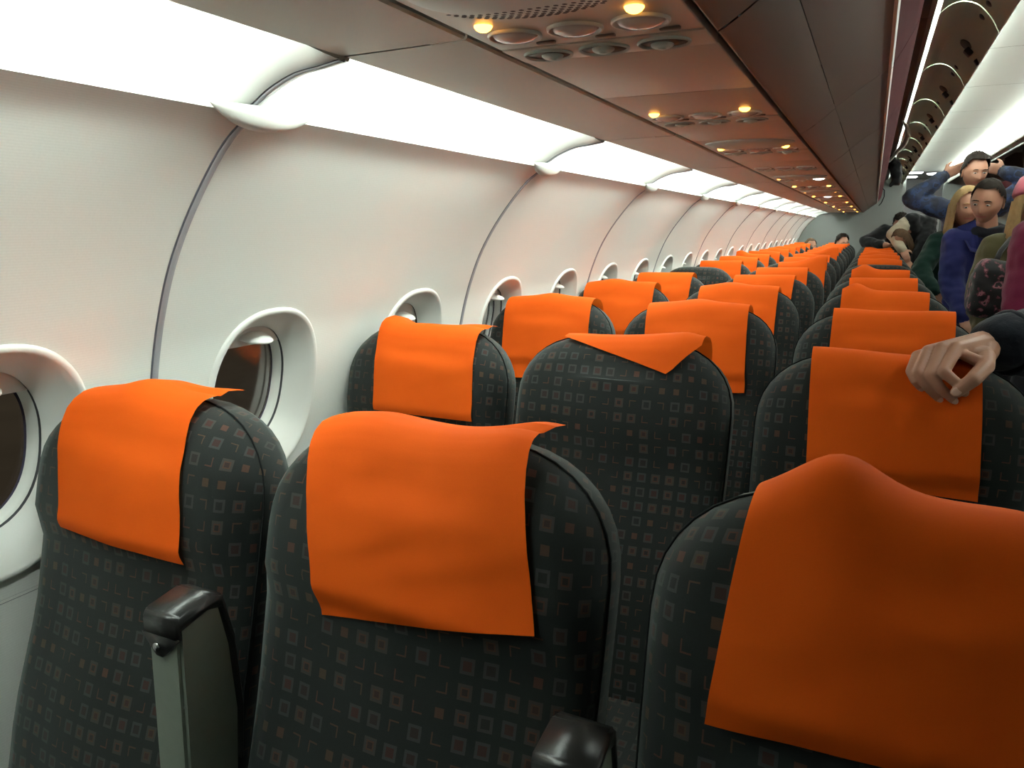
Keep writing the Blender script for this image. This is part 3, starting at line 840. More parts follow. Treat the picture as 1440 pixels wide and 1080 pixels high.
def cover_mesh(w=.27, nb=-1.0, length=None, cx=0.0, left=.235, right=.235, back=.07, shear=0.0, hump=(), lift=(0, 0), flap=0.0, flare=(0, 0), wav=.0028, seed=0, stiff=.35, roll=0.0, backskew=0.0):
    """thin sheet lying over the top of a backrest. left/right: hanging length at each edge; hump: list of (u0, height, width);
    lift: how far each edge stands off the crest; flap: right rear corner sticking out; roll: curl of the right edge"""
    front = [(.24, .004), (.20, .004)]
    NV, NU = 46, 24
    V, F, U = [], [], []
    # path over the crest, in (t, n)
    top = [(.100, SF + .004), (.070, SF + .004), (.050, SF + .003), (.028, SF - .001), (.012, SF - .010), (.001, SF - .024), (-.005, SF - .042), (-.005, 0.0), (-.005, -SF + .03), (.002, -SF + .010), (.016, -SF - .004), (.05, -SF - .020), (.10, -SF - .022), (.2, -SF - .024)]
    for j in range(NU + 1):
        u = j / NU; x = cx + (u - .5) * w
        # fall of the seat's rounded shoulder below this column (the stiff sheet follows only part of it)
        ax = abs(x) - (SW - CRX); fall = 0.0
        if ax > 0:
            q = min(1, ax / CRX); fall = CRZ * (1 - (max(0, 1 - q ** 2.25)) ** (1 / 2.25))
        fall *= stiff
        hl = left + (right - left) * u
        if length: hl = length(u)
        path = []
        tb = max(hl, .001)
        if tb > .10:
            m = 16
            for i in range(m):
                t = tb + (.10 - tb) * i / m
                path.append((t, SF + .0045 + .006 * sstep(.16, .26, t)))
            path += top
        else:
            k = 0
            while k < len(top) and top[k][0] > tb: k += 1
            a_, b_ = top[k - 1], top[k]; f_ = (tb - a_[0]) / (b_[0] - a_[0])
            path = [(tb, a_[1] + (b_[1] - a_[1]) * f_)] + top[k:]
        # cut the rear at 'back'
        bl = back + backskew * (u - .5)
        out = []
        for (t, n_) in path:
            if n_ < -SF and t > bl: out.append((bl, n_)); break
            if n_ < nb: break
            out.append((t, n_))
        # resample evenly
        acc = [0.0]
        for a, b in zip(out, out[1:]): acc.append(acc[-1] + math.hypot(b[0] - a[0], b[1] - a[1]))
        for i in range(NV + 1):
            d = acc[-1] * i / NV; k = 0
            while k < len(acc) - 2 and acc[k + 1] < d: k += 1
            f = (d - acc[k]) / max(1e-9, acc[k + 1] - acc[k])
            t = out[k][0] + (out[k + 1][0] - out[k][0]) * f; n_ = out[k][1] + (out[k + 1][1] - out[k][1]) * f
            crest = math.exp(-((max(0, t + .005)) / .05) ** 2)
            bt = bulge(max(0, t)) * sstep(-SF, SF - .02, n_)
            cb = .011 * math.cos(min(1, abs(x) / .14) * math.pi / 2) * sstep(.06, .10, t) if n_ > 0 else 0
            p = seat_pt(x + shear * (t / .24 if n_ > 0 else 0) * 1.0, t, n_ + bt + cb)
            p.z -= fall * (crest if n_ > 0 else 1)
            if n_ > 0: p.y -= fall * .0
            for u0, hh, ww in hump:
                g_ = math.exp(-((u - u0) / ww) ** 2)
                p.z += hh * g_ * math.exp(-((max(0, t)) / .06) ** 2)
            p.z += (lift[0] * (1 - u) ** 3 + lift[1] * u ** 3) * crest
            if flare[0] or flare[1]:
                fz = sstep(.08, .24, t) if n_ > 0 else 0
                p.y -= (flare[0] * (1 - u) ** 2 + flare[1] * u ** 2) * fz
            if flap and n_ < 0:
                fr = sstep(.55, 1, u) * sstep(.1, -.06, n_)
                p.x += flap * fr; p.z += .012 * fr
            if roll:
                rr = sstep(.86, 1.0, u) * crest
                p.z -= roll * rr; p.y += roll * rr * .3
            q = mnoise.noise(Vector((x * 14 + seed * 3.7, t * 11, seed * 1.3 + n_ * 8)))
            q2 = mnoise.noise(Vector((x * 5 + seed * 2.1, t * 26 + x * 9, seed)))
            p += Vector((0, -(max(-.3, q) * wav + max(-.2, q2) * wav * .8), max(0, q) * wav * .6))
            V.append(p); U.append((x, d))
    for j in range(NU):
        for i in range(NV):
            a = j * (NV + 1) + i; F.append((a, a + NV + 1, a + NV + 2, a + 1))
    return me_from('headrest_cover', V, F, COV, True, U)

GEN = [cover_mesh(seed=s, w=.268 + .01 * (s % 3), left=.225 + .02 * ((s * 7) % 3), right=.225 + .02 * ((s * 5) % 3), shear=(-.012, .0, .012, .006)[s % 4],
                  hump=[(.3 + .1 * (s % 4), .006 * (s % 3), .2)], lift=((0, .008, .003)[s % 3], (.006, 0, .01)[s % 3]), stiff=.3 + .1 * (s % 3)) for s in range(8)]
SPECIAL = {
    ('window', 0): dict(w=.250, cx=-.014, left=.205, right=.212, shear=.034, hump=[(.52, .016, .22)], lift=(0, .006), flap=.012, seed=11, stiff=.6, back=.05, nb=-.03),
    ('middle', 0): dict(w=.285, cx=-.010, left=.230, right=.186, shear=.050, hump=[(.20, .010, .25), (.9, .004, .1)], lift=(0, .012), flap=.016, seed=12, stiff=.45, wav=.004, back=.045, nb=-.03),
    ('aisle', 0): dict(w=.290, cx=.012, left=.225, right=.205, shear=-.022, hump=[(.25, .034, .16)], lift=(0, 0), seed=13, stiff=1.0, wav=.004, back=.09),
    ('window', 1): dict(w=.255, cx=.016, left=.205, right=.205, shear=.018, hump=[(.04, .016, .10)], lift=(.0, .003), flap=.012, seed=14, stiff=.5, back=.05, nb=-.03),
    ('middle', 1): dict(w=.285, cx=.022, left=.006, right=.078, length=lambda u: .004 + .066 * u / .80 if u < .80 else .070 - .055 * (u - .80) / .20, hump=[(1.0, .008, .5)], lift=(0, .016), flap=.0, roll=.010, seed=15, stiff=.15, back=.06, wav=.0012),
    ('aisle', 1): dict(w=.262, cx=-.004, left=.225, right=.232, shear=.012, lift=(.008, -.004), seed=16, stiff=.4, wav=.0015),
    ('aisle', 2): dict(w=.285, cx=.010, left=.22, right=.20, lift=(.008, .014), seed=17),
    ('aisle', 3): dict(w=.275, cx=.000, left=.22, right=.22, hump=[(.16, .024, .14)], lift=(0, .002), seed=18),
    ('aisle', 5): dict(w=.275, cx=-.005, left=.22, right=.22, hump=[(.22, .026, .15)], lift=(0, .004), seed=19),
    ('middle', 6): dict(w=.285, cx=.045, left=.16, right=.19, hump=[(.85, .030, .35)], lift=(0, .025), seed=20, stiff=.2),
    ('middle', 9): dict(w=.285, cx=.02, left=.14, right=.16, hump=[(.85, .035, .35)], lift=(0, .02), seed=21, stiff=.2),
    ('window', 8): dict(w=.27, cx=0, left=.18, right=.2, hump=[(.1, .03, .2)], seed=22),
}
NOCOVER = {('window', 5), ('aisle', 6)}
POSN = {'window': 'window', 'middle': 'middle', 'aisle': 'aisle'}
def row_words(k):
    if k == 0: return 'in the raised-armrest row'
    return '%s row beyond the raised armrests' % ORD[k - 1]
COVER_NOTE = {('window', 0): 'orange headrest cover with flicked rear corner', ('middle', 0): 'orange headrest cover with curled corner',
              ('aisle', 0): 'orange headrest cover tented into a peak', ('middle', 1): 'short folded orange headrest cover',
              ('aisle', 1): 'hand-gripped orange headrest cover', ('aisle', 3): 'humped orange headrest cover', ('aisle', 5): 'orange headrest cover with humped corner'}
def place_seat(pos, k, x, side):
    arm = None
    if pos in ('window', 'middle') and side == 'left':
        arm = 'up' if (k == 0 or (k == 2 and pos == 'middle')) else 'down'
    s = build_seat(k < 4 and side == 'left', arm, .248 if pos == 'middle' else .258)
    y = ROW1 + PITCH * k
    s.location = (x, y, 0)
    if pos == 'window': s.scale = (.93, 1, 1)
    if k == 0: s.scale = (.93 if pos == 'window' else 1, 1, (1.098 if pos == 'aisle' else 1.106) / TOPZ)
    key = (pos, k) if side == 'left' else None
    nc = key in NOCOVER
    if side == 'left':
        tag(s, 'dark square-patterned %s seat%s, %s' % (POSN[pos], ' without cover' if nc else '', row_words(k)), 'seat', 'seats on the lit window side')
    else:
        tag(s, 'dark patterned %s seat across the aisle, %s' % (POSN[pos], row_words(k)), 'seat', 'seats across the aisle')
    if nc: return
    if key in SPECIAL: me = cover_mesh(**SPECIAL[key])
    else: me = GEN[(k * 3 + len(pos) * 2 + (0 if side == 'left' else 5)) % len(GEN)]
    c = ob('headrest_cover', me, None, (x, y, 0))
    if k == 0: c.scale = (1, 1, (1.098 if pos == 'aisle' else 1.106) / TOPZ)
    if side == 'left':
        tag(c, '%s on %s seat, %s' % (COVER_NOTE.get(key, 'orange paper headrest cover'), POSN[pos], row_words(k)), 'headrest cover', 'orange headrest covers')
    else:
        tag(c, 'orange headrest cover on %s seat across the aisle, %s' % (POSN[pos], row_words(k)), 'headrest cover', 'orange headrest covers across the aisle')
for k in range(NROW):
    for pos, x in SEAT_X.items(): place_seat(pos, k, x, 'left')
    if k >= 3:
        for pos, x in SEAT_X.items(): place_seat(pos, k, 2 * XC - x, 'right')

# ------------------------------------------------------------------ passengers
import numpy as np
def cap_VF(p0, p1, r0, r1, n=12):
    """tapered capsule"""
    p0, p1 = Vector(p0), Vector(p1); t = (p1 - p0)
    L = t.length; t = t.normalized() if L > 1e-6 else Vector((0, 0, 1))
    u = t.orthogonal().normalized(); w = t.cross(u); rings = []
    for a in (-80, -50, -20, 0):
        c, s_ = math.cos(R(a)), math.sin(R(a)); rings.append((p0 + t * r0 * s_, r0 * c))
    for a in (0, 20, 50, 80):
        c, s_ = math.cos(R(a)), math.sin(R(a)); rings.append((p1 + t * r1 * s_, r1 * c))
    return loft([[c + (u * math.cos(2 * math.pi * k / n) + w * math.sin(2 * math.pi * k / n)) * r for k in range(n)] for c, r in rings], True, True)

def ellip_VF(c, rad, rot=None, nu=16, nv=12):
    c = Vector(c); rings = []
    for i in range(nv + 1):
        a = math.pi * (i + .02) / (nv + .04)
        ring = []
        for k in range(nu):
            b = 2 * math.pi * k / nu
            v = Vector((rad[0] * math.sin(a) * math.cos(b), rad[1] * math.sin(a) * math.sin(b), rad[2] * math.cos(a)))
            if rot is not None: v = rot @ v
            ring.append(c + v)
        rings.append(ring)
    return loft(rings, True, True)

def remesh(name, prims, voxel, smooth_it, mats, wrinkle=0.0, wscale=9.0):
    """union of primitives -> one continuous surface. prims: (V, F, material index, p0, p1, r) ; material of a face = nearest primitive"""
    V, F = [], []
    for p in prims:
        b = len(V); V += [tuple(v) for v in p[0]]; F += [tuple(i + b for i in f) for f in p[1]]
    me = me_from('tmp', V, F, mats[0]); fix_normals(me)
    o = bpy.data.objects.new('tmp', me); COL.objects.link(o)
    m = o.modifiers.new('r', 'REMESH'); m.mode = 'VOXEL'; m.voxel_size = voxel; m.use_smooth_shade = True
    m2 = o.modifiers.new('s', 'SMOOTH'); m2.iterations = smooth_it; m2.factor = .5
    dg = bpy.context.evaluated_depsgraph_get(); dg.update()
    out = bpy.data.meshes.new_from_object(o.evaluated_get(dg)); out.name = name
    bpy.data.objects.remove(o); bpy.data.meshes.remove(me)
    out.materials.clear()
    for mm in mats: out.materials.append(mm)
    n = len(out.polygons); cen = np.empty(n * 3); out.polygons.foreach_get('center', cen); cen = cen.reshape(-1, 3)
    best = np.full(n, 1e9); idx = np.zeros(n, int)
    for p in prims:
        a, b, r = np.array(p[3]), np.array(p[4]), p[5]; d = b - a; L = max(1e-9, d @ d)
        t = np.clip(((cen - a) @ d) / L, 0, 1); dist = np.linalg.norm(cen - (a + t[:, None] * d), axis=1) - r
        k = dist < best; best[k] = dist[k]; idx[k] = p[2]
    out.polygons.foreach_set('material_index', idx.astype(np.int32))
    if wrinkle:
        skinv = set()
        for p in out.polygons:
            if out.materials[p.material_index].name.startswith('skin'): skinv.update(p.vertices)
        nrm = [v.normal.copy() for v in out.vertices]
        for v in out.vertices:
            if v.index in skinv: continue
            q = v.co
            f = mnoise.noise(Vector((q.x * wscale, q.y * wscale, q.z * wscale * 1.5))) + .6 * mnoise.noise(Vector((q.x * wscale * 2.3, q.y * wscale * 2.3, q.z * wscale * 3.1)))
            v.co = q + nrm[v.index] * f * wrinkle
    out.polygons.foreach_set('use_smooth', [True] * n)
    out.update(); return out

def C_(p0, p1, r0, r1, mi): 
    V, F = cap_VF(p0, p1, r0, r1); return (V, F, mi, tuple(p0), tuple(p1), (r0 + r1) / 2)
def E_(c, rad, mi, rot=None):
    V, F = ellip_VF(c, rad, rot); return (V, F, mi, tuple(c), tuple(c), min(rad) * 1.1)

SKIN = mat('skin_light', (.42, .205, .130), .5, bump=(220, .08), vary=(30, .06))
SKIN_D = mat('skin_tan', (.36, .175, .110), .5, bump=(220, .08), vary=(30, .06))
LIP = mat('lips', (.42, .14, .11), .45)
EYEW = mat('eye_white', (.36, .32, .29), .3); IRIS = mat('iris_dark', (.03, .025, .02), .2)
NAIL = mat('nail', (.55, .33, .25), .3)

def head_grid(nu=40, nv=30):
    P = []
    for i in range(nv + 1):
        a = math.pi * (i + .03) / (nv + .06)
        for k in range(nu):
            b = 2 * math.pi * k / nu
            P.append((math.sin(a) * math.sin(b), -math.sin(a) * math.cos(b), math.cos(a)))   # k=0 faces -y
    return P, nu, nv
def head_shape(d, female=False):
    dx, dy, dz = d
    x, y, z = .0755 * dx, .096 * dy, .117 * dz
    if dz < 0:
        j = (-dz) ** 1.4
        x *= 1 - (.30 if female else .22) * j
        if dy > 0: y *= 1 - .45 * j
        else: y *= 1 - .10 * j
    G = lambda u, c, w: math.exp(-((u - c) / w) ** 2)
    if dy < 0:
        fr = min(1, -dy * 1.6)
        # flatter face plane
        y += .008 * G(x, 0, .06) * G(z, .0, .05) * fr
        nose = G(x, 0, .0095 + max(0, .0 - z) * .16) * sstep(.028, -.030, z) * (1 - sstep(-.036, -.046, z))
        y -= .023 * nose * fr
        y += .0095 * (G(x, .031, .015) + G(x, -.031, .015)) * G(z, .006, .013) * fr
        y -= .005 * G(z, .026, .010) * G(abs(x), .026, .028) * fr
        y -= .0055 * G(z, -.060, .008) * G(x, 0, .020) * fr
        y += .004 * G(z, -.0605, .0018) * G(x, 0, .022) * fr
        y += .004 * G(z, -.075, .007) * G(x, 0, .02) * fr
        y -= .010 * G(z, -.100, .017) * G(x, 0, .026) * fr
        y -= .004 * (G(x, .040, .018) + G(x, -.040, .018)) * G(z, -.020, .020) * fr
    return Vector((x, y, z))

def make_head(female, M, skin):
    """head as verts/faces/material ids (0 skin, 1 lips) in world space through matrix M"""
    P, nu, nv = head_grid(); V = [head_shape(p, female) for p in P]; F, I = [], []
    for i in range(nv):
        for k in range(nu):
            j = (k + 1) % nu; f = (i * nu + k, i * nu + j, (i + 1) * nu + j, (i + 1) * nu + k); F.append(f)
            c = sum((V[a] for a in f), Vector()) / 4
            I.append(1 if (c.y < -.07 and abs(c.x) < .023 and -.068 < c.z < -.054) else 0)
    F.append(tuple(range(nu))); I.append(0); F.append(tuple(nv * nu + k for k in range(nu))[::-1]); I.append(0)
    # ears
    for s_ in (-1, 1):
        b = len(V); ev, ef = ellip_VF((s_ * .076, .012, -.008), (.008, .017, .030), Matrix.Rotation(s_ * .35, 3, 'Z'), 12, 8)
        V += ev; F += [tuple(a + b for a in f) for f in ef]; I += [0] * len(ef)
    return [M @ v for v in V], F, I

def hair_mesh(style, M, m, seed=0):
    """shell over the skull: 'short' cropped, 'tied' smooth, 'long' with lengths falling past the shoulders"""
    P, nu, nv = head_grid(48, 36); V, keep = [], []
    for d in P:
        v = head_shape(d, False) if d[1] > -.2 or d[2] > .2 else Vector((.0755 * d[0], .096 * d[1], .117 * d[2]))
        th = {'short': .012, 'tied': .010, 'long': .016}[style]
        n = Vector(d).normalized()
        nz = mnoise.noise(n * (14 if style == 'short' else 5) + Vector((seed, 0, 0)))
        extra = th + (.013 * nz if style == 'short' else .003 * nz)
        if style == 'short' and d[2] > .35: extra += .014 * sstep(.35, .8, d[2])
        v = v + n * extra
        # hairline: how far forward hair reaches at this height
        line = -1.2 if d[2] > (.70 if style == 'short' else .66) else (-.42 if d[2] > .30 else (-.12 if d[2] > -.05 else .12))
        if style == 'long': line = -1.2 if d[2] > .72 else (-.62 + .12 * (.72 - d[2]))
        low = -.42 if style != 'long' else -.75
        V.append(v); keep.append(d[1] > line and d[2] > low)
    F = []
    for i in range(nv):
        for k in range(nu):
            j = (k + 1) % nu; f = (i * nu + k, i * nu + j, (i + 1) * nu + j, (i + 1) * nu + k)
            if sum(keep[a] for a in f) >= 3: F.append(f)
    F.append(tuple(range(nu)))
    if style == 'tied':
        b = len(V); ev, ef = ellip_VF((0, .105, .005), (.038, .036, .036)); V += ev; F += [tuple(a + b for a in f) for f in ef]
    if style == 'long':
        # falling lengths around the back and sides
        b = len(V); n, mrow = 30, 12
        for r in range(mrow + 1):
            q = r / mrow; z = .02 - q * .27
            for k in range(n + 1):
                a = R(-128 + 256 * k / n)      # 0 = back
                rad = .092 + .012 * math.sin(k * 2.1) * .4 + .018 * q * (1 - .4 * q)
                V.append(Vector((rad * math.sin(a) * .98, .012 + rad * math.cos(a) * 1.05, z - .012 * math.sin(k * 1.7) * q)))
        for r in range(mrow):
            for k in range(n):
                a = b + r * (n + 1) + k; F.append((a, a + 1, a + n + 2, a + n + 1))
    me = me_from('hair', [M @ v for v in V], F, m)
    bm = bmesh.new(); bm.from_mesh(me)
    bmesh.ops.delete(bm, geom=[v for v in bm.verts if not v.link_faces], context='VERTS')
    bm.to_mesh(me); bm.free()
    return me

def person(label, base, prims, mats, head=None, female=False, skin=None, hair=None, wrinkle=.011, group=None, voxel=.009):
    """prims in world coordinates; head = (centre, yaw, pitch, roll); hair = (style, material)"""
    base = Vector(base); skin = skin or SKIN
    sh = []
    for V, F, mi, a, b, r in prims:
        sh.append(([Vector(v) - base for v in V], F, mi, tuple(Vector(a) - base), tuple(Vector(b) - base), r))
    me = remesh('person', sh, voxel, 6, mats, wrinkle)
    if head:
        c, yaw, pitch, roll = head
        M = Matrix.Translation(Vector(c) - base) @ Matrix.Rotation(R(yaw), 4, 'Z') @ Matrix.Rotation(R(pitch), 4, 'X') @ Matrix.Rotation(R(roll), 4, 'Y')
        HV, HF, HI = make_head(female, M, skin)
        si = [i for i, mm in enumerate(mats) if mm == skin][0]
        me.materials.append(LIP); li = len(me.materials) - 1
        bm = bmesh.new(); bm.from_mesh(me)
        vs = [bm.verts.new(v) for v in HV]
        for f, k in zip(HF, HI):
            try: nf = bm.faces.new([vs[i] for i in f])
            except ValueError: continue
            nf.smooth = True; nf.material_index = si if k == 0 else li
        bm.normal_update(); bm.to_mesh(me); bm.free()
    o = ob('person', me, None, base); tag(o, label, 'person', group)
    if head:
        for s_ in (-1, 1):
            e = ob('eye', me_from('eye', *ellip_VF((0, 0, 0), (.0115, .006, .0046), None, 12, 8), EYEW), o)
            e.matrix_local = M @ Matrix.Translation((s_ * .031, -.0835, .005))
            i_ = ob('iris', me_from('iris', *ellip_VF((0, 0, 0), (.0052, .003, .0046), None, 10, 6), IRIS), e, (0, -.0042, -.0008))
            bm_ = tube_me('eyebrow', [(-.018, .003, -.002), (-.006, -.001, .003), (.008, -.001, .003), (.019, .005, -.001)], [.0015, .003, .003, .0015], hair[1] if hair else IRIS, 6)
            eb = ob('eyebrow', bm_, o); eb.matrix_local = M @ Matrix.Translation((s_ * .031, -.0925, .0265))
        if hair: ob('hair', hair_mesh(hair[0], M, hair[1], len(label)), o)
    return o

def legs(x, y, z, mi, w=.09, lean=(0, 0)):
    out = []
    for s_ in (-1, 1):
        out += [C_((x + s_ * w, y, z - .03), (x + s_ * w * .95 + lean[0], y - .01 + lean[1], .50), .088, .060, mi), C_((x + s_ * w * .95 + lean[0], y - .01 + lean[1], .50), (x + s_ * w, y + .01, .09), .060, .042, mi),
                C_((x + s_ * w, y + .03, .045), (x + s_ * w, y - .13, .035), .040, .034, mi)]
    return out
def trunk(pel, chest, neck, sl, sr, mi, rx=.155, ry=.105, mskin=None, thin=1.0):
    """torso from pelvis to shoulders plus neck"""
    pel, chest, neck, sl, sr = map(Vector, (pel, chest, neck, sl, sr))
    ax = (sr - sl).normalized(); out = []
    for s_ in (-1, 1):
        out += [C_(pel + ax * s_ * .07 * thin, chest + ax * s_ * .07 * thin, ry * 1.02, ry * 1.08, mi)]
    out += [C_(pel, chest, ry * 1.08, ry * 1.15, mi), C_(sl, sr, .072, .072, mi)]
    up = (sl + sr) / 2
    for s_ in (-1, 1): out += [C_(chest + ax * s_ * .06, up + ax * s_ * .09 + Vector((0, 0, -.01)), ry * 1.0, .085, mi)]
    out += [C_(up + Vector((0, 0, .0)), neck, .062, .052, mskin if mskin is not None else mi)]
    return out
def arm(sh, el, wr, mi, r=(.066, .054, .042)):
    return [C_(sh, el, r[0], r[1], mi), C_(el, wr, r[1] * .98, r[2], mi)]
def hand(wr, dirv, side, mi, curl=.5, up=(0, 0, 1), s=1.0):
    """relaxed hand with palm, four curled fingers and a thumb; dirv points along the hand, side = thumb side"""
    wr = Vector(wr); d = Vector(dirv).normalized(); t = Vector(side); t = (t - d * t.dot(d)).normalized(); n = d.cross(t)
    if n.z > 0: n = -n
    out = []
    for i, (o_, L) in enumerate(((.028, .068), (.010, .076), (-.009, .070), (-.027, .056))):
        m0 = wr + d * .085 * s + t * o_ * s
        out.append(C_(wr + d * .01 + t * o_ * .6 * s, m0, .017 * s, .013 * s, mi))
        p1 = m0 + (d * math.cos(curl) + n * math.sin(curl)) * L * .5 * s
        p2 = p1 + (d * math.cos(curl * 2.2) + n * math.sin(curl * 2.2)) * L * .5 * s
        out += [C_(m0, p1, .0105 * s, .0095 * s, mi), C_(p1, p2, .0095 * s, .008 * s, mi)]
    b = wr + d * .025 * s + t * .026 * s; q = b + (d * .6 + t * .8) * .042 * s; e = q + (d * .95 + t * .2 + n * .3) * .034 * s
    out += [C_(b, q, .015 * s, .012 * s, mi), C_(q, e, .0115 * s, .009 * s, mi)]
    return out

def camo(name, cols, scale):
    m = bpy.data.materials.new(name); m.use_nodes = True; nt = m.node_tree; b = nt.nodes['Principled BSDF']
    tc = nt.nodes.new('ShaderNodeTexCoord'); n = nt.nodes.new('ShaderNodeTexNoise'); n.inputs['Scale'].default_value = scale; n.inputs['Detail'].default_value = 2
    r = nt.nodes.new('ShaderNodeValToRGB'); r.color_ramp.interpolation = 'CONSTANT'
    while len(r.color_ramp.elements) < len(cols): r.color_ramp.elements.new(.5)
    for e, (p, c) in zip(r.color_ramp.elements, cols): e.position = p; e.color = (*c, 1)
    nt.links.new(tc.outputs['Object'], n.inputs['Vector']); nt.links.new(n.outputs[0], r.inputs[0]); nt.links.new(r.outputs[0], b.inputs['Base Color'])
    b.inputs['Roughness'].default_value = .75; b.inputs['Sheen Weight'].default_value = .1
    return m
def cloth(name, c, sheen=.15, b=(160, .35)): return mat(name, c, .85, spec=.2, sheen=sheen, bump=b)
JEANS = cloth('dark_trousers', (.016, .018, .026))
HAIR_DK = mat('hair_dark', (.016, .011, .008), .8, spec=.12, bump=(160, .8)); HAIR_BL = mat('hair_blond', (.34, .22, .10), .75, spec=.15, bump=(160, .6), vary=(60, .25)); HAIR_BR = mat('hair_brown', (.085, .050, .028), .8, spec=.12, bump=(160, .6), vary=(60, .3))

# man with raised arms
camo_m = camo('blue_camouflage', [(0, (.006, .008, .022)), (.42, (.010, .018, .050)), (.54, (.018, .038, .11)), (.63, (.010, .012, .030))], 16)
sl, sr = (.440, 6.47, 1.475), (.775, 6.47, 1.490)
pr_ = trunk((.61, 6.50, .98), (.61, 6.49, 1.27), (.612, 6.44, 1.60), sl, sr, 0, mskin=1)
pr_ += arm(sl, (.232, 6.40, 1.555), (.405, 6.45, 1.700), 0, (.078, .070, .052)) + arm(sr, (1.00, 6.40, 1.66), (.815, 6.45, 1.725), 0, (.078, .070, .052))
pr_ += hand((.425, 6.46, 1.715), (.08, .03, .05), (0, 0, 1), 1, .35) + hand((.80, 6.46, 1.735), (-.08, .03, .03), (0, 0, 1), 1, .35) + legs(.61, 6.50, .95, 2)
man = person('standing man in blue camouflage jacket, both hands raised behind his head', (.61, 6.5, 0), pr_, [camo_m, SKIN_D, JEANS], ((.612, 6.395, 1.735), 16, 12, 0), False, SKIN_D, ('short', HAIR_DK))
ob('shirt_collar', tube_me('shirt_collar', [(-.062, -.10, 1.50), (-.050, -.115, 1.555), (-.030, -.11, 1.585), (.03, -.11, 1.585), (.055, -.115, 1.555), (.065, -.10, 1.50)], .014, cloth('pale_collar', (.30, .36, .33)), 8), man)

# woman in the blue coat
BLUE = cloth('royal_blue_coat', (.016, .019, .105)); DKS = cloth('dark_scarf', (.010, .010, .016))
sl, sr = (.425, 4.96, 1.275), (.715, 4.98, 1.275)
pr_ = trunk((.575, 5.02, .90), (.575, 5.00, 1.12), (.560, 4.955, 1.40), sl, sr, 0, mskin=1)
pr_ += arm(sl, (.425, 4.90, 1.030), (.480, 4.76, .865), 0, (.074, .068, .055)) + arm(sr, (.755, 4.92, 1.03), (.70, 4.76, .90), 0, (.074, .068, .055))
pr_ += hand((.487, 4.745, .855), (.03, -.06, -.05), (1, 0, .3), 1) + hand((.695, 4.745, .89), (-.03, -.06, -.05), (-1, 0, .3), 1) + legs(.575, 5.02, .88, 2)
pr_ += [C_((.575, 5.02, .90), (.575, 5.02, .70), .16, .17, 0)]
wom = person('woman in royal blue coat with dark hair tied back, looking down', (.575, 5.02, 0), pr_, [BLUE, SKIN, JEANS], ((.545, 4.90, 1.485), -24, 17, 6), True, SKIN, ('tied', HAIR_DK))
ob('scarf', tube_me('scarf', [(-.085, -.075, 1.335), (-.065, -.115, 1.325), (-.015, -.135, 1.312), (.035, -.120, 1.325), (.060, -.075, 1.335), (.035, -.005, 1.355), (-.055, -.005, 1.355)], .028, DKS, 10, True), wom)
def flap(name, pts, th, m, parent):
    V, F = loft([[Vector(p) for p in pts], [Vector(p) + Vector((0, -th, th * .3)) for p in pts]], True, True)
    return ob(name, fix_normals(me_from(name, V, F, m, False)), parent)
flap('lapel', [(-.155, -.075, 1.345), (-.075, -.105, 1.385), (-.035, -.150, 1.20), (-.085, -.165, 1.215)], .012, BLUE, wom)
flap('lapel', [(.075, -.105, 1.375), (.150, -.075, 1.345), (.085, -.165, 1.215), (.035, -.150, 1.20)], .012, BLUE, wom)

# blond woman behind her
GREEN = cloth('dark_green_jumper', (.004, .026, .018))
sl, sr = (.385, 5.60, 1.255), (.655, 5.60, 1.255)
pr_ = trunk((.53, 5.64, .88), (.52, 5.63, 1.10), (.515, 5.58, 1.38), sl, sr, 0, mskin=1)
pr_ += arm(sl, (.292, 5.48, 1.075), (.372, 5.34, .955), 0, (.070, .060, .046)) + arm(sr, (.70, 5.56, 1.02), (.66, 5.42, .88), 0) + hand((.380, 5.325, .945), (.06, -.06, -.06), (1, 0, .5), 1) + hand((.655, 5.41, .87), (-.02, -.05, -.06), (-1, 0, .2), 1) + legs(.53, 5.64, .86, 2)
person('blond long-haired woman in dark green jumper behind the blue coat', (.53, 5.64, 0), pr_, [GREEN, SKIN, JEANS], ((.505, 5.52, 1.470), 14, 6, 0), True, SKIN, ('long', HAIR_BL))

# person in pink hat and olive coat
OLIVE = cloth('olive_coat', (.085, .072, .030)); PINK = cloth('pink_knit', (.50, .10, .14), .3, (90, .8))
sl, sr = (.525, 4.12, 1.245), (.79, 4.14, 1.245)
pr_ = trunk((.665, 4.17, .86), (.665, 4.16, 1.07), (.655, 4.11, 1.36), sl, sr, 0, mskin=1)
pr_ += arm(sl, (.475, 4.06, 1.02), (.50, 3.90, .87), 0, (.078, .072, .055)) + arm(sr, (.84, 4.08, 1.0), (.80, 3.92, .87), 0, (.074, .068, .055)) + hand((.505, 3.885, .86), (.02, -.05, -.05), (1, 0, .2), 1) + hand((.79, 3.905, .86), (-.02, -.05, -.05), (-1, 0, .2), 1) + legs(.665, 4.17, .84, 2)
hatp = person('blond passenger in pink knitted hat and olive coat', (.665, 4.17, 0), pr_, [OLIVE, SKIN, JEANS], ((.645, 4.07, 1.435), 12, 8, 0), True, SKIN, ('long', HAIR_BL))
ob('knitted_hat', lathe_me('knitted_hat', [(.097, 0), (.102, .012), (.099, .03), (.094, .05), (.078, .085), (.045, .108), (0, .116)], PINK, 28), hatp, (-.018, -.095, 1.478), (R(-10), 0, 0))
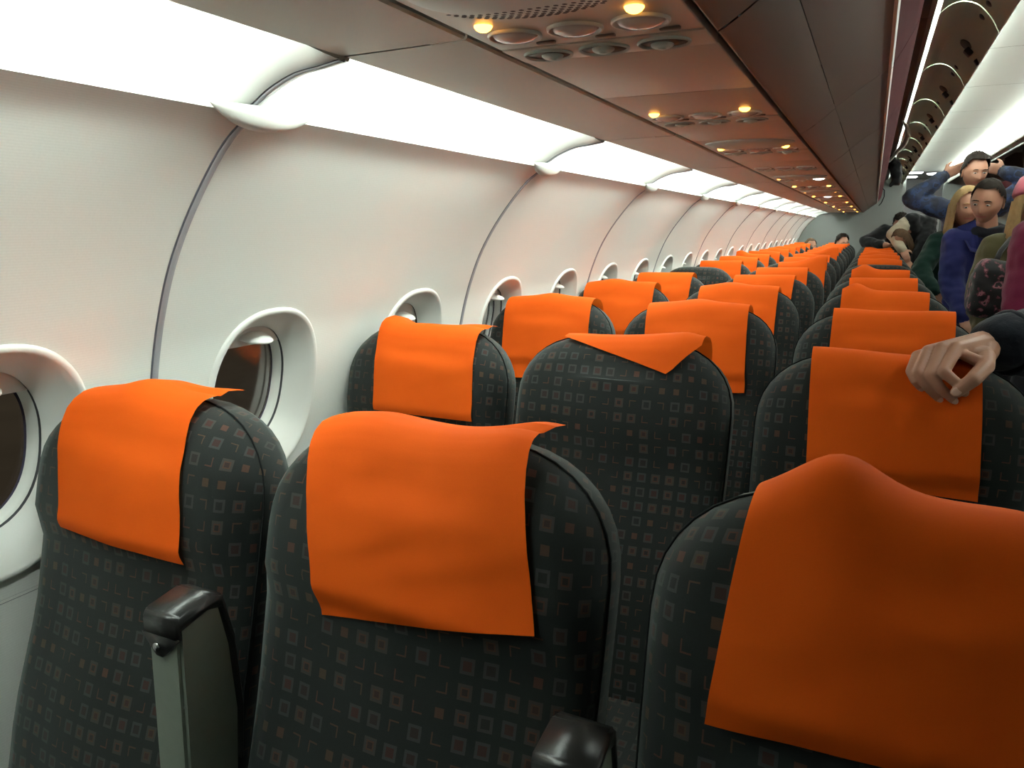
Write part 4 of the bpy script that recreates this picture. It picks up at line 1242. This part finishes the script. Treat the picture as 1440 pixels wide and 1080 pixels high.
# floral bag carried by that passenger
flo = camo('floral_print', [(0, (.006, .005, .007)), (.55, (.10, .02, .035)), (.60, (.28, .10, .13)), (.67, (.012, .008, .010))], 30)
def soft_box(c, rad, e=.45, nu=28, nv=20):
    rings = []; pw = lambda v: math.copysign(abs(v) ** e, v)
    for i in range(nv + 1):
        a = math.pi * (i + .02) / (nv + .04)
        rings.append([Vector(c) + Vector((rad[0] * pw(math.sin(a)) * pw(math.cos(b)), rad[1] * pw(math.sin(a)) * pw(math.sin(b)), rad[2] * pw(math.cos(a)))) for b in [2 * math.pi * k / nu for k in range(nu)]])
    V, F = loft(rings, True, True); return (V, F, 0, tuple(c), tuple(c), min(rad))
bag = ob('shoulder_bag', remesh('shoulder_bag', [soft_box((0, 0, 0), (.075, .10, .125))], .008, 3, [flo], .008, 11), None, (.475, 3.83, 1.085), (0, R(6), 0))
tag(bag, 'black bag with pink floral print hanging in front of the olive coat', 'bag')
ob('strap', tube_me('strap', [(0, .03, .10), (.02, .10, .16), (.06, .20, .22)], .011, cloth('bag_strap', (.02, .02, .02)), 6), bag)

# magenta coat at the front of the queue
MAG = cloth('magenta_coat', (.15, .009, .040))
sl, sr = (.500, 3.06, 1.315), (.800, 3.06, 1.315)
pr_ = trunk((.655, 3.10, .95), (.655, 3.09, 1.16), (.655, 3.05, 1.46), sl, sr, 0, mskin=1)
pr_ += arm(sl, (.485, 2.98, 1.06), (.545, 2.84, .90), 0, (.080, .072, .055)) + arm(sr, (.83, 3.0, 1.05), (.78, 2.86, .90), 0, (.080, .072, .055)) + hand((.55, 2.83, .89), (.02, -.05, -.05), (1, 0, .2), 1) + hand((.775, 2.85, .89), (-.02, -.05, -.05), (-1, 0, .2), 1) + legs(.655, 3.10, .93, 2)
person('passenger in magenta coat standing ahead of the olive coat', (.655, 3.10, 0), pr_, [MAG, SKIN, JEANS], ((.655, 3.02, 1.555), 0, 6, 0), True, SKIN, ('tied', HAIR_BR))

# cream-sleeved and black-clad passengers leaning over the rear seats
CREAM = cloth('cream_knit', (.42, .36, .26), .2, (90, .9)); BLK = cloth('black_clothing', (.007, .007, .008))
sl, sr = (.335, 9.00, 1.430), (.500, 9.12, 1.400)
pr_ = trunk((.58, 9.30, .95), (.47, 9.16, 1.22), (.335, 9.02, 1.33), sl, sr, 3, mskin=1)
pr_ += arm(sl, (.180, 8.95, 1.270), (.270, 8.88, 1.130), 0, (.075, .066, .050)) + arm(sr, (.48, 8.98, 1.15), (.42, 8.92, 1.0), 3, (.09, .085, .06)) + hand((.278, 8.87, 1.12), (.03, -.03, -.05), (1, 0, .2), 1) + hand((.37, 8.87, .99), (-.03, -.03, -.05), (-1, 0, .2), 1) + legs(.58, 9.30, .93, 2)
person('bent-over passenger with cream knitted sleeves and messy brown hair', (.58, 9.3, 0), pr_, [CREAM, SKIN, JEANS, BLK], ((.255, 8.96, 1.225), -20, 40, -10), True, SKIN, ('long', HAIR_BR))
sl, sr = (.110, 9.78, 1.300), (.36, 9.90, 1.300)
pr_ = trunk((.50, 10.0, .95), (.34, 9.93, 1.15), (.24, 9.78, 1.32), sl, sr, 0, mskin=1)
pr_ += arm(sl, (-.085, 9.68, 1.185), (.080, 9.50, 1.155), 0, (.085, .070, .050)) + [C_((.075, 9.505, 1.155), (.14, 9.46, 1.150), .040, .034, 1)] + hand((.145, 9.455, 1.150), (.07, -.02, -.005), (0, -1, .3), 1, .3) + arm(sr, (.45, 9.80, 1.05), (.42, 9.66, .93), 0) + hand((.415, 9.65, .92), (0, -.04, -.05), (-1, 0, .2), 1) + legs(.50, 10.0, .93, 2)
person('black-clad passenger leaning a bare forearm on a rear seat top', (.5, 10.0, 0), pr_, [BLK, SKIN, JEANS], ((.27, 9.74, 1.38), -10, 30, 0), False, SKIN, ('short', HAIR_DK))

# two seated passengers in the last row
def seated(x, y, hz, top, hairm, label, yaw, style):
    sl, sr = (x - .13, y + .02, hz - .27), (x + .13, y + .02, hz - .27)
    p = trunk((x, y - .02, .56), (x, y + .0, .80), (x, y + .0, hz - .09), sl, sr, 0, mskin=1, ry=.095)
    p += arm(sl, (x - .145, y - .06, hz - .50), (x - .09, y - .22, hz - .55), 0, (.06, .05, .04)) + arm(sr, (x + .145, y - .06, hz - .50), (x + .09, y - .22, hz - .55), 0, (.06, .05, .04))
    p += hand((x - .085, y - .23, hz - .55), (.04, -.05, -.01), (1, 0, 0), 1) + hand((x + .085, y - .23, hz - .55), (-.04, -.05, -.01), (-1, 0, 0), 1)
    for s_ in (-1, 1): p += [C_((x + s_ * .08, y - .05, .53), (x + s_ * .09, y - .36, .535), .075, .058, 2), C_((x + s_ * .09, y - .36, .53), (x + s_ * .09, y - .33, .09), .056, .042, 2), C_((x + s_ * .09, y - .32, .045), (x + s_ * .09, y - .42, .035), .038, .032, 2)]
    return person(label, (x, y, 0), p, [top, SKIN, JEANS], ((x + .01, y - .05, hz), yaw, 4, 0), False, SKIN, (style, hairm))
yl = ROW1 + PITCH * 15 - .22
seated(-.405, yl, 1.125, cloth('maroon_top', (.11, .012, .018)), HAIR_DK, 'seated dark-haired passenger in maroon top by the rear partition', 35, 'short')
seated(-.815, yl, 1.075, cloth('brown_top', (.10, .05, .03)), HAIR_BR, 'seated brown-haired passenger beside the window by the rear partition', 30, 'tied')

# navy jacket: the passenger whose hand holds a seat
NAVY = cloth('navy_jacket', (.010, .012, .020), .12, (120, .5))
F5 = {'pinky': [(.085, 1.418, 1.131), (.076, 1.384, 1.110), (.083, 1.378, 1.096), (.093, 1.386, 1.083)], 'ring': [(.100, 1.414, 1.141), (.086, 1.376, 1.111), (.100, 1.370, 1.090), (.121, 1.382, 1.068)],
      'middle': [(.119, 1.412, 1.148), (.104, 1.370, 1.109), (.120, 1.366, 1.089), (.142, 1.380, 1.068)], 'index': [(.141, 1.412, 1.150), (.122, 1.366, 1.116), (.141, 1.364, 1.100), (.156, 1.378, 1.082)],
      'thumb': [(.186, 1.445, 1.135), (.182, 1.392, 1.125), (.164, 1.362, 1.108), (.143, 1.357, 1.086)]}
rad = {'pinky': (.0092, .0084, .0074, .0062), 'ring': (.0100, .0090, .0080, .0068), 'middle': (.0104, .0094, .0084, .0071), 'index': (.0104, .0094, .0084, .0071), 'thumb': (.0160, .0135, .0122, .0096)}
wrist = Vector((.196, 1.492, 1.150)); hp = []
for nm, pts in F5.items():
    for a, b, r0, r1 in zip(pts, pts[1:], rad[nm], rad[nm][1:]): hp.append(C_(a, b, r0, r1, 0))
    hp.append(C_(wrist + (Vector(pts[0]) - wrist) * .05, pts[0], .024 if nm != 'thumb' else .022, rad[nm][0] * 1.08, 0))
hp.append(C_(wrist, (.26, 1.53, 1.158), .028, .032, 0))
hp += [C_((.184, 1.44, 1.138), (.146, 1.424, 1.142), .014, .0105, 0), C_((.180, 1.40, 1.128), (.150, 1.410, 1.140), .0105, .009, 0)]
sl, sr = (.520, 1.86, 1.345), (.860, 1.90, 1.345)
base = Vector((.70, 1.95, 0))
pr_ = trunk((.70, 1.95, .98), (.70, 1.93, 1.18), (.70, 1.88, 1.47), sl, sr, 0, mskin=1)
pr_ += [C_(sl, (.435, 1.66, 1.165), .092, .094, 0), C_((.435, 1.66, 1.165), (.222, 1.510, 1.150), .092, .056, 0)] + arm(sr, (.90, 1.82, 1.08), (.86, 1.66, .95), 0, (.08, .072, .055)) + hand((.855, 1.645, .94), (-.02, -.05, -.05), (-1, 0, .2), 1) + legs(.70, 1.95, .96, 2)
navy = person('passenger in navy jacket gripping the top of an aisle seat', base, pr_, [NAVY, SKIN, JEANS], ((.70, 1.84, 1.60), 10, 8, 0), False, SKIN, ('short', HAIR_BR), voxel=.007, wrinkle=.010)
# the gripping hand is meshed finer and joined to the same body
hm = remesh('hand', [([Vector(v) - base for v in p[0]], p[1], 0, tuple(Vector(p[3]) - base), tuple(Vector(p[4]) - base), p[5]) for p in hp], .0017, 3, [SKIN])
bm = bmesh.new(); bm.from_mesh(navy.data); nb = len(bm.faces); bm.from_mesh(hm); bm.faces.ensure_lookup_table()
for f in bm.faces[nb:]: f.material_index = 1; f.smooth = True
bm.to_mesh(navy.data); bm.free()
def nail(tip, prev, r, toward):
    tip, prev = Vector(tip) - base, Vector(prev) - base; d = (tip - prev).normalized(); n = Vector(toward); n = (n - d * n.dot(d)).normalized(); s_ = d.cross(n)
    rot = Matrix((s_, d, n)).transposed()
    V, F = ellip_VF(tip + n * r * .72, (r * .72, r * .9, r * .30), rot, 12, 8)
    return ob('fingernail', me_from('fingernail', V, F, NAIL), navy)
for nm in ('pinky', 'ring', 'middle'): nail(F5[nm][3], F5[nm][2], rad[nm][3], (-.1, -1, .25))
nail(F5['thumb'][3], F5['thumb'][2], rad['thumb'][3], (0.1, -.9, .5))
ob('cuff', tube_me('cuff', [Vector((.226, 1.512, 1.150)) - base + Vector((.62, -.25, 0)).cross(Vector((0, 0, 1))).normalized() * 0 + (Vector((-.58, .82, 0)).normalized() * math.cos(a) + Vector((0, 0, 1)) * math.sin(a)) * .050 for a in [2 * math.pi * k / 20 for k in range(20)]], .008, NAVY, 8, True), navy)

# ------------------------------------------------------------------ things hanging out of the open bins
coat = ob('hanging_coat', remesh('hanging_coat', [C_((-.03, 0, .20), (.03, .05, .12), .05, .06, 0), C_((.02, .0, .15), (.055, .02, .0), .055, .05, 0), C_((.03, .1, .14), (.06, .14, .04), .05, .04, 0), C_((.05, .02, .02), (.00, .0, -.05), .035, .018, 0)], .009, 4, [BLK], .010, 14), None, (.105, 8.45, 1.80))
tag(coat, 'black coat hanging out of an open overhead bin', 'coat')
sheet = ob('pale_strap', tube_me('pale_strap', [(.100, 5.62, 2.02), (.130, 5.70, 1.99), (.150, 5.90, 1.96), (.140, 6.15, 1.93), (.105, 6.35, 1.90), (.062, 6.45, 1.845), (.02, 6.47, 1.80)], [.004, .012, .016, .016, .014, .010, .006], cloth('pale_strap', (.50, .50, .44)), 8))
tag(sheet, 'pale fabric strap dangling from an open overhead bin', 'strap')
cord = ob('black_cord', tube_me('black_cord', [(.035, 9.9, 1.80), (.065, 9.92, 1.77), (.068, 9.95, 1.70), (.045, 10.0, 1.63), (.02, 10.02, 1.60)], .006, BLK, 6))
tag(cord, 'thin black cord dangling below the rear overhead bin', 'cord')
